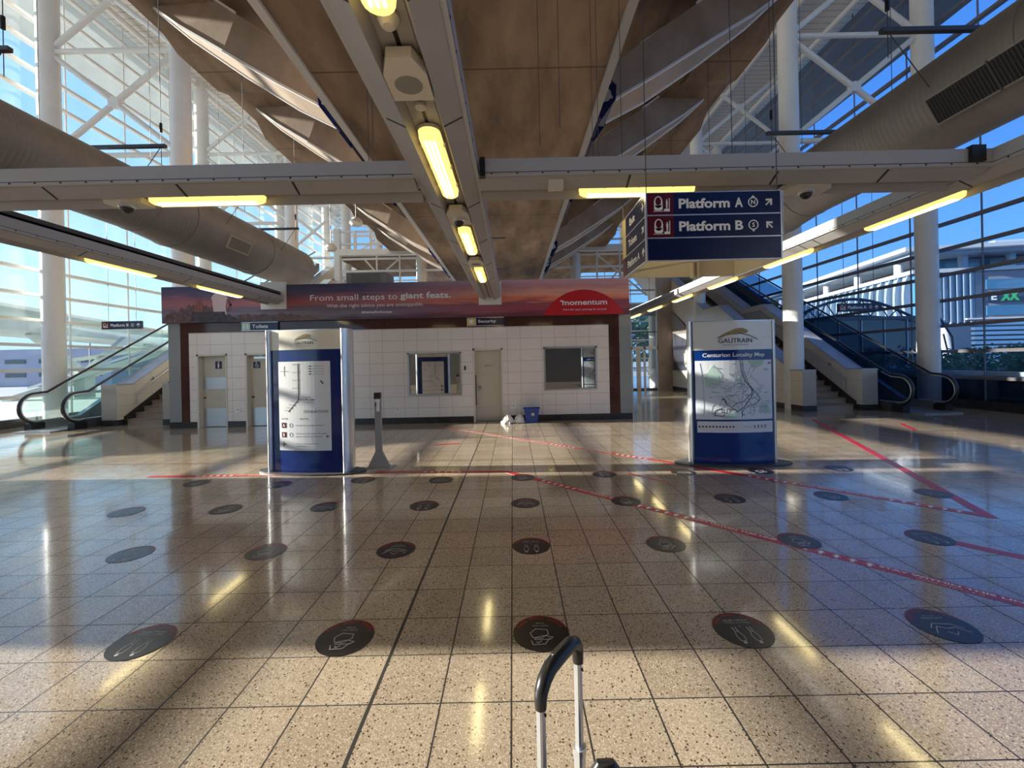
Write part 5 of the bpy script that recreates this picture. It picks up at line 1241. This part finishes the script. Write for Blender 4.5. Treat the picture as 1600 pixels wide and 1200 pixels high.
# office building on the right
ob = thing('office_building', 'long office building with white curved fins and a projecting flat roof, beyond the right glass', 'building', (44, 45, 0))
dv = Vector((math.sin(R(9.4)), math.cos(R(9.4)), 0)); C0 = Vector((43.0, 45, 0)); n = Vector((-dv.y, dv.x, 0))     # n points towards the station
def pt(s, o, z): return tuple(C0+dv*s+n*o+Vector((0, 0, z)))
def slab(nm, s0, s1, o0, o1, z0, z1, m, parent=ob):
    b = MB(); b.add([pt(s0, o0, z0), pt(s1, o0, z0), pt(s1, o1, z0), pt(s0, o1, z0), pt(s0, o0, z1), pt(s1, o0, z1), pt(s1, o1, z1), pt(s0, o1, z1)], [(0, 3, 2, 1), (4, 5, 6, 7), (0, 1, 5, 4), (1, 2, 6, 5), (2, 3, 7, 6), (3, 0, 4, 7)]); return put(nm, b, m, parent)
slab('roof', -2.4, 60, 2.4, -26, 12.05, 12.45, 'bwhite')
slab('roof_soffit', -1.6, 60, 1.4, -26, 11.7, 12.05, 'bfin_shade')
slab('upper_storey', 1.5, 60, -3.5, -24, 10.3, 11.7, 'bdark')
slab('glazed_wall', 0, 60, 0, -24, 3.0, 10.3, 'bglass')
slab('terrace_edge', -.5, 60, .6, -24, 10.0, 10.4, 'bwhite')
slab('lower_storey', 0, 60, 0, -24, 0, 3.0, 'bgrey')
for k in range(7):
    s = 2+k*7; b = MB(); b.lathe([(.4, 0), (.4, 1.4)], pt(s, .2, 10.35), n=14); put('terrace_column', b, 'bwhite', ob, smooth=True)
for k in range(30):
    s = .4+k*1.35
    b = MB(); lo = []
    for i in range(9):
        z = 5.0+5.0*i/8; bul = .45*math.sin(math.pi*(i/8))**.6+.1
        lo.append([pt(s-.07, 0, z), pt(s+.07, 0, z), pt(s+.07, bul+.3, z), pt(s-.07, bul+.3, z)])
    b.ring(lo); put('curved_fin', b, 'bfin_shade', ob)
    b = MB(); lo = []
    for i in range(9):
        z = 5.0+5.0*i/8; bul = .2+.15*math.sin(math.pi*i/8); lo.append([pt(s+.07, 0, z), pt(s+1.0, 0, z), pt(s+1.0, bul, z), pt(s+.07, bul, z)])
    b.ring(lo); put('fin_panel', b, 'bfin_shade', ob)
# end of the building facing the camera
def fr(nm, o0, o1, z0, z1, m, d0=0.0, d1=.3): return slab(nm, -d1, -d0, -o1, -o0, z0, z1, m)
for k in range(8): fr('curved_fin', .5+k*.6, .62+k*.6, 4.6 if k > 3 else 5, 10.0, 'bfin_shade', 0, .5); fr('fin_panel', .62+k*.6, 1.1+k*.6, 4.8, 9.9, 'bwhite' if k in (2,) else 'bfin_shade', 0, .25)
fr('side_wall', 5.3, 24, 0, 10.0, 'bgrey', 0, .3)
fr('window', 6.2, 24, 8.1, 9.1, 'bglass', .25, .4); fr('window', 6.2, 24, 5.4, 6.4, 'bglass', .25, .4); fr('sill', 4.2, 24, 5.0, 5.15, 'bwhite', .3, .7)
fr('terrace_edge', -.6, 24, 10.0, 10.4, 'bwhite', 0, .6)
fr('window', 3, 24, 10.6, 11.6, 'bglass', -1.4, -1.2)
for k in range(3): b = MB(); b.lathe([(.4, 0), (.4, 1.4)], pt(-.2, -4.3-k*4.2, 10.35), n=14); put('terrace_column', b, 'bfin_shade', ob, smooth=True)
slab('roof_plant', 2, 8, -9, -22, 12.45, 13.6, 'bwhite')
sgn_ = fr('sign_panel', 6.2, 24, 6.75, 7.85, 'glass_dark', .3, .5)
tm = Matrix.Translation(tuple(C0+dv*(-.52))) @ Matrix.Rotation(R(-9.4), 4, 'Z')
def btext(items, m, nm):
    q = MB()
    for ch, ox, hh, ww, bo in items: addtext(q, ch, ox, 7.3, 0, h=hh, w=ww, bold=bo)
    b = MB(); b.add(q.v, q.f, tm); put(nm, b, m, sgn_)
btext([('E', 6.75, .72, .5, .03), ('A', 9.7, .72, .6, .03), ('R', 10.7, .72, .6, .03), ('O', 11.8, .72, .7, .03)], 'signwhite', 'lettering')
btext([('XX', 8.15, .95, 1.7, .07)], 'bxx', 'green_lettering')
# parking deck with white slats
pk = thing('parking_deck', 'low parking building faced with white horizontal slats behind the right-hand trees', 'building', (42, 34, 0))
b = MB(); b.box(39.3, 60, 36.2, 40, 0, 4.1); put('parking_wall', b, 'bgrey', pk)
for k in range(10):
    b = MB(); b.box(39.1, 60, 35.7, 36.0, .3+k*.40, .3+k*.40+.25); put('slat', b, 'signwhite', pk)  # brighter white stands in for sunlight on the slats
# glazed footbridge outside right
fb = thing('glazed_footbridge', 'dark glazed footbridge with an arched steel truss outside the right glass wall', 'footbridge', (20, 27, 0))
b = MB(); b.box(18.6, 25.2, 26, 29, .9, 3.75); put('dark_glazing', b, 'glass_dark', fb)
b = MB(); b.box(18.4, 25.4, 25.9, 29.1, 3.75, 3.95); put('roof_edge', b, 'dark', fb)
for x in (19, 24.8): b = MB(); b.box(x-.2, x+.2, 27, 28, -.12, .8); put('pier', b, 'bgrey', fb)
b = MB(); b.box(18.4, 25.4, 25.8, 29.1, .75, .95); put('deck_edge', b, 'bwhite', fb)
for x in (20.1, 21.5, 22.9, 24.3): b = MB(); b.box(x-.03, x+.03, 25.94, 26.0, .95, 3.75); put('mullion', b, 'bwhite', fb)
arc = [(17.2+7.6*k/14, 3.7+1.35*math.sin(math.pi*(k+.6)/15)) for k in range(15)]
b = MB(); b.tube([(x, 26, z) for x, z in arc], .09, 8); put('arch_chord', b, 'dark', fb, smooth=True)
b = MB(); b.tube([(x, 26, 3.55+(z-3.7)*.35) for x, z in arc], .06, 8); put('arch_chord', b, 'dark', fb, smooth=True)
b = MB()
for k in range(0, 14): b.tube([(arc[k][0], 26, 3.55+(arc[k][1]-3.7)*.35), (arc[k+1][0], 26, arc[k+1][1])] if k % 2 else [(arc[k][0], 26, arc[k][1]), (arc[k+1][0], 26, 3.55+(arc[k+1][1]-3.7)*.35)], .035, 6)
put('arch_lattice', b, 'dark', fb)
b = MB(); b.prism([(23.9, .9), (23.9, 3.9), (26.3, 3.9), (26.3, .2)], 'y', 27.2, 27.4); put('dark_glazing', b, 'glass_dark', fb)
b = MB()
for k in range(4): b.tube([(25.3+k*.45, 26.1, 3.7-k*.3), (25.7+k*.45, 26.1, 1.0)], .045, 6)
b.tube([(25.0, 26.1, 4.1), (26.3, 26.1, 4.0), (27.2, 26.1, 2.6), (27.3, 26.1, .2)], .06, 6); put('end_frame', b, 'dark', fb)
# small white kiosk and wall seen under the footbridge
b = MB(); b.box(20.5, 24.5, 30.5, 31, -.1, .75); tag(put('low_wall', b, 'bwhite', loc=(22, 30.5, 0)), 'low white wall seen beneath the footbridge on the right', 'wall')
b = MB(); b.lathe([(.3, 0), (.3, 1.0), (0, 1.05)], (15.9, 13.7, -.1), n=16); tag(put('litter_bin', b, 'bgrey', smooth=True, loc=(15.9, 13.7, -.1)), 'grey cylindrical litter bin outside the right glass wall', 'bin')
# trees
def tree(x, y, h, r, m, label, n=1500, seed=1, trunk=.12, cat='tree', squash=1.0, name='tree'):
    t = thing(name, label, cat, (x, y, -.1)); q = random.Random(seed)
    b = MB(); b.tube([(x, y, -.1), (x+.1, y, h*.35), (x, y, h*.7)], [trunk, trunk*.7, trunk*.4], 8); put('trunk', b, 'bark', t, smooth=True)
    b = MB(); cl = [(q.uniform(-.6, .6)*r, q.uniform(-.6, .6)*r, q.uniform(-.5, .45)*h*.42*squash) for _ in range(12)]
    for k in range(n):
        c = q.choice(cl); v = Vector((q.gauss(0, 1), q.gauss(0, 1), q.gauss(0, 1))).normalized()*r*.5*q.uniform(.6, 1)
        p = Vector((x+c[0], y+c[1], h*.62+c[2]))+v; s = q.uniform(.06, .15)*(r/1.5)
        a = Vector((q.gauss(0, 1), q.gauss(0, 1), q.gauss(0, 1))).normalized()*s; d = a.orthogonal().normalized()*s*.6
        b.add([p-a, p+d, p+a, p-d], [(0, 1, 2, 3)])
    put('foliage', b, m, t)
for k, (x, y, h, r) in enumerate(((19.0, 18.5, 1.5, 1.35), (22.2, 20.0, 1.65, 1.5), (25.3, 21, 1.75, 1.6), (28.6, 22.5, 1.8, 1.7), (16.9, 17.3, 1.2, 1.0), (21.0, 24.6, 1.5, 1.2))):
    tree(x, y, h, r, 'leaf', f'dark green leafy shrub outside the right glass, {NW[k]} planted', 1300, k+2, .08, 'shrub', name='shrub')
for k, (x, y, h, r, m) in enumerate(((4.6, 41, 6.5, 2.6, 'leaf'), (8.2, 43, 7.5, 2.8, 'leaf'), (11.4, 41, 6.6, 2.6, 'leaf2'), (14.5, 45, 7.5, 2.8, 'leaf'), (6.5, 39, 3.4, 1.8, 'leaf2'), (9.6, 39.5, 3.6, 1.9, 'leaf2'))):
    tree(x, y, h, r, m, f'garden tree seen through the far doors, {NW[k]} of the clump', 1500, k+20, .14)
# outside left: raised walkway
wk = thing('raised_walkway', 'pale green raised walkway crossing behind the left glass wall', 'walkway', (-30, 30, 4))
A, B_ = Vector((-24.5, 17.5, 0)), Vector((-33.5, 43, 0))
def wslab(nm, off, z0, z1, wd, m):
    d = (B_-A).normalized(); nn = Vector((-d.y, d.x, 0)); p0, p1 = A-d*8+nn*off, B_+d*4+nn*off; q = [p0, p1, p1+nn*wd, p0+nn*wd]
    b = MB(); b.add([(v.x, v.y, z) for z in (z0, z1) for v in q], [(0, 3, 2, 1), (4, 5, 6, 7), (0, 1, 5, 4), (1, 2, 6, 5), (2, 3, 7, 6), (3, 0, 4, 7)]); put(nm, b, m, wk)
wslab('roof', -.3, 5.0, 5.15, 4, 'green'); wslab('glazing', 0, 4.4, 5.0, 3.4, 'glass'); wslab('deck', -.1, 3.85, 4.4, 3.6, 'green')
b = MB()
for k in range(2):
    p = A.lerp(B_, .25+.5*k); b.bar((p.x-.5, p.y, 3.9), (p.x-1, p.y+3.5, 1.4), .3, .45); b.bar((p.x-2, p.y+7.5, 3.9), (p.x-1, p.y+3.5, 1.4), .3, .45); b.bar((p.x-1, p.y+3.5, -.1), (p.x-1, p.y+3.5, 1.6), .7, .7)
put('vee_support', b, 'green', wk)
lb = thing('lilac_building', 'hazy lilac grey building with small dark windows beyond the left glass', 'building', (-50, 50, 0))
b = MB(); b.box(-66, -47.5, 50, 60, -.1, 4.3); b.box(-46.5, -36.5, 54, 62, -.1, 5.0); put('wall', b, 'bpurple', lb)
for x in (-64, -60, -56, -51):
    for z in (1.0, 2.6): b = MB(); b.box(x, x+2.4, 49.9, 50.02, z, z+.5); put('window', b, 'glass_dark', lb)
for x in (-45, -41.5, -38.5):
    for z in (1.0, 2.4, 3.7): b = MB(); b.box(x, x+1.9, 53.9, 54.02, z, z+.45); put('window', b, 'glass_dark', lb)
rs = thing('outside_ramp', 'pale sloping stair roofs outside the left glass, behind the near column', 'ramp', (-26, 24, 0))
b = MB(); b.bar((-31, 26, -.1), (-23.5, 29, 3.0), 1.4, .25); put('ramp_roof', b, 'green', rs)
b = MB(); b.bar((-30, 29, 2.4), (-25, 30, 3.2), 1.2, .12); put('ramp_canopy', b, 'green', rs)
b = MB(); b.bar((-31, 27, .6), (-24, 29.4, 3.4), .12, .12); put('ramp_rail', b, 'bwhite', rs)
# lamp post outside left
x, y = -40.0, 40.0
t = thing('street_lamp', 'thin street lamp post outside beyond the left glass wall', 'street lamp', (x, y, -.1))
b = MB(); b.tube([(x, y, -.1), (x, y, 5.6), (x-.2, y, 5.9), (x-1.0, y, 6.0)], .07, 6); put('pole', b, 'bgrey', t); b = MB(); b.box(x-1.5, x-.9, y-.1, y+.1, 5.93, 6.05); put('lamp_head', b, 'bgrey', t)
# distant green hills
b = MB(); q = random.Random(5); pts = [(-250, -1)]+[(-250+k*20, 5+3*math.sin(k*.7)+q.uniform(0, 2)) for k in range(26)]+[(250, -1)]
b.prism(pts, 'y', 260, 300); tag(put('hills', b, 'leaf', loc=(0, 260, 0)), 'low dark green tree-covered hills on the horizon', 'hills')
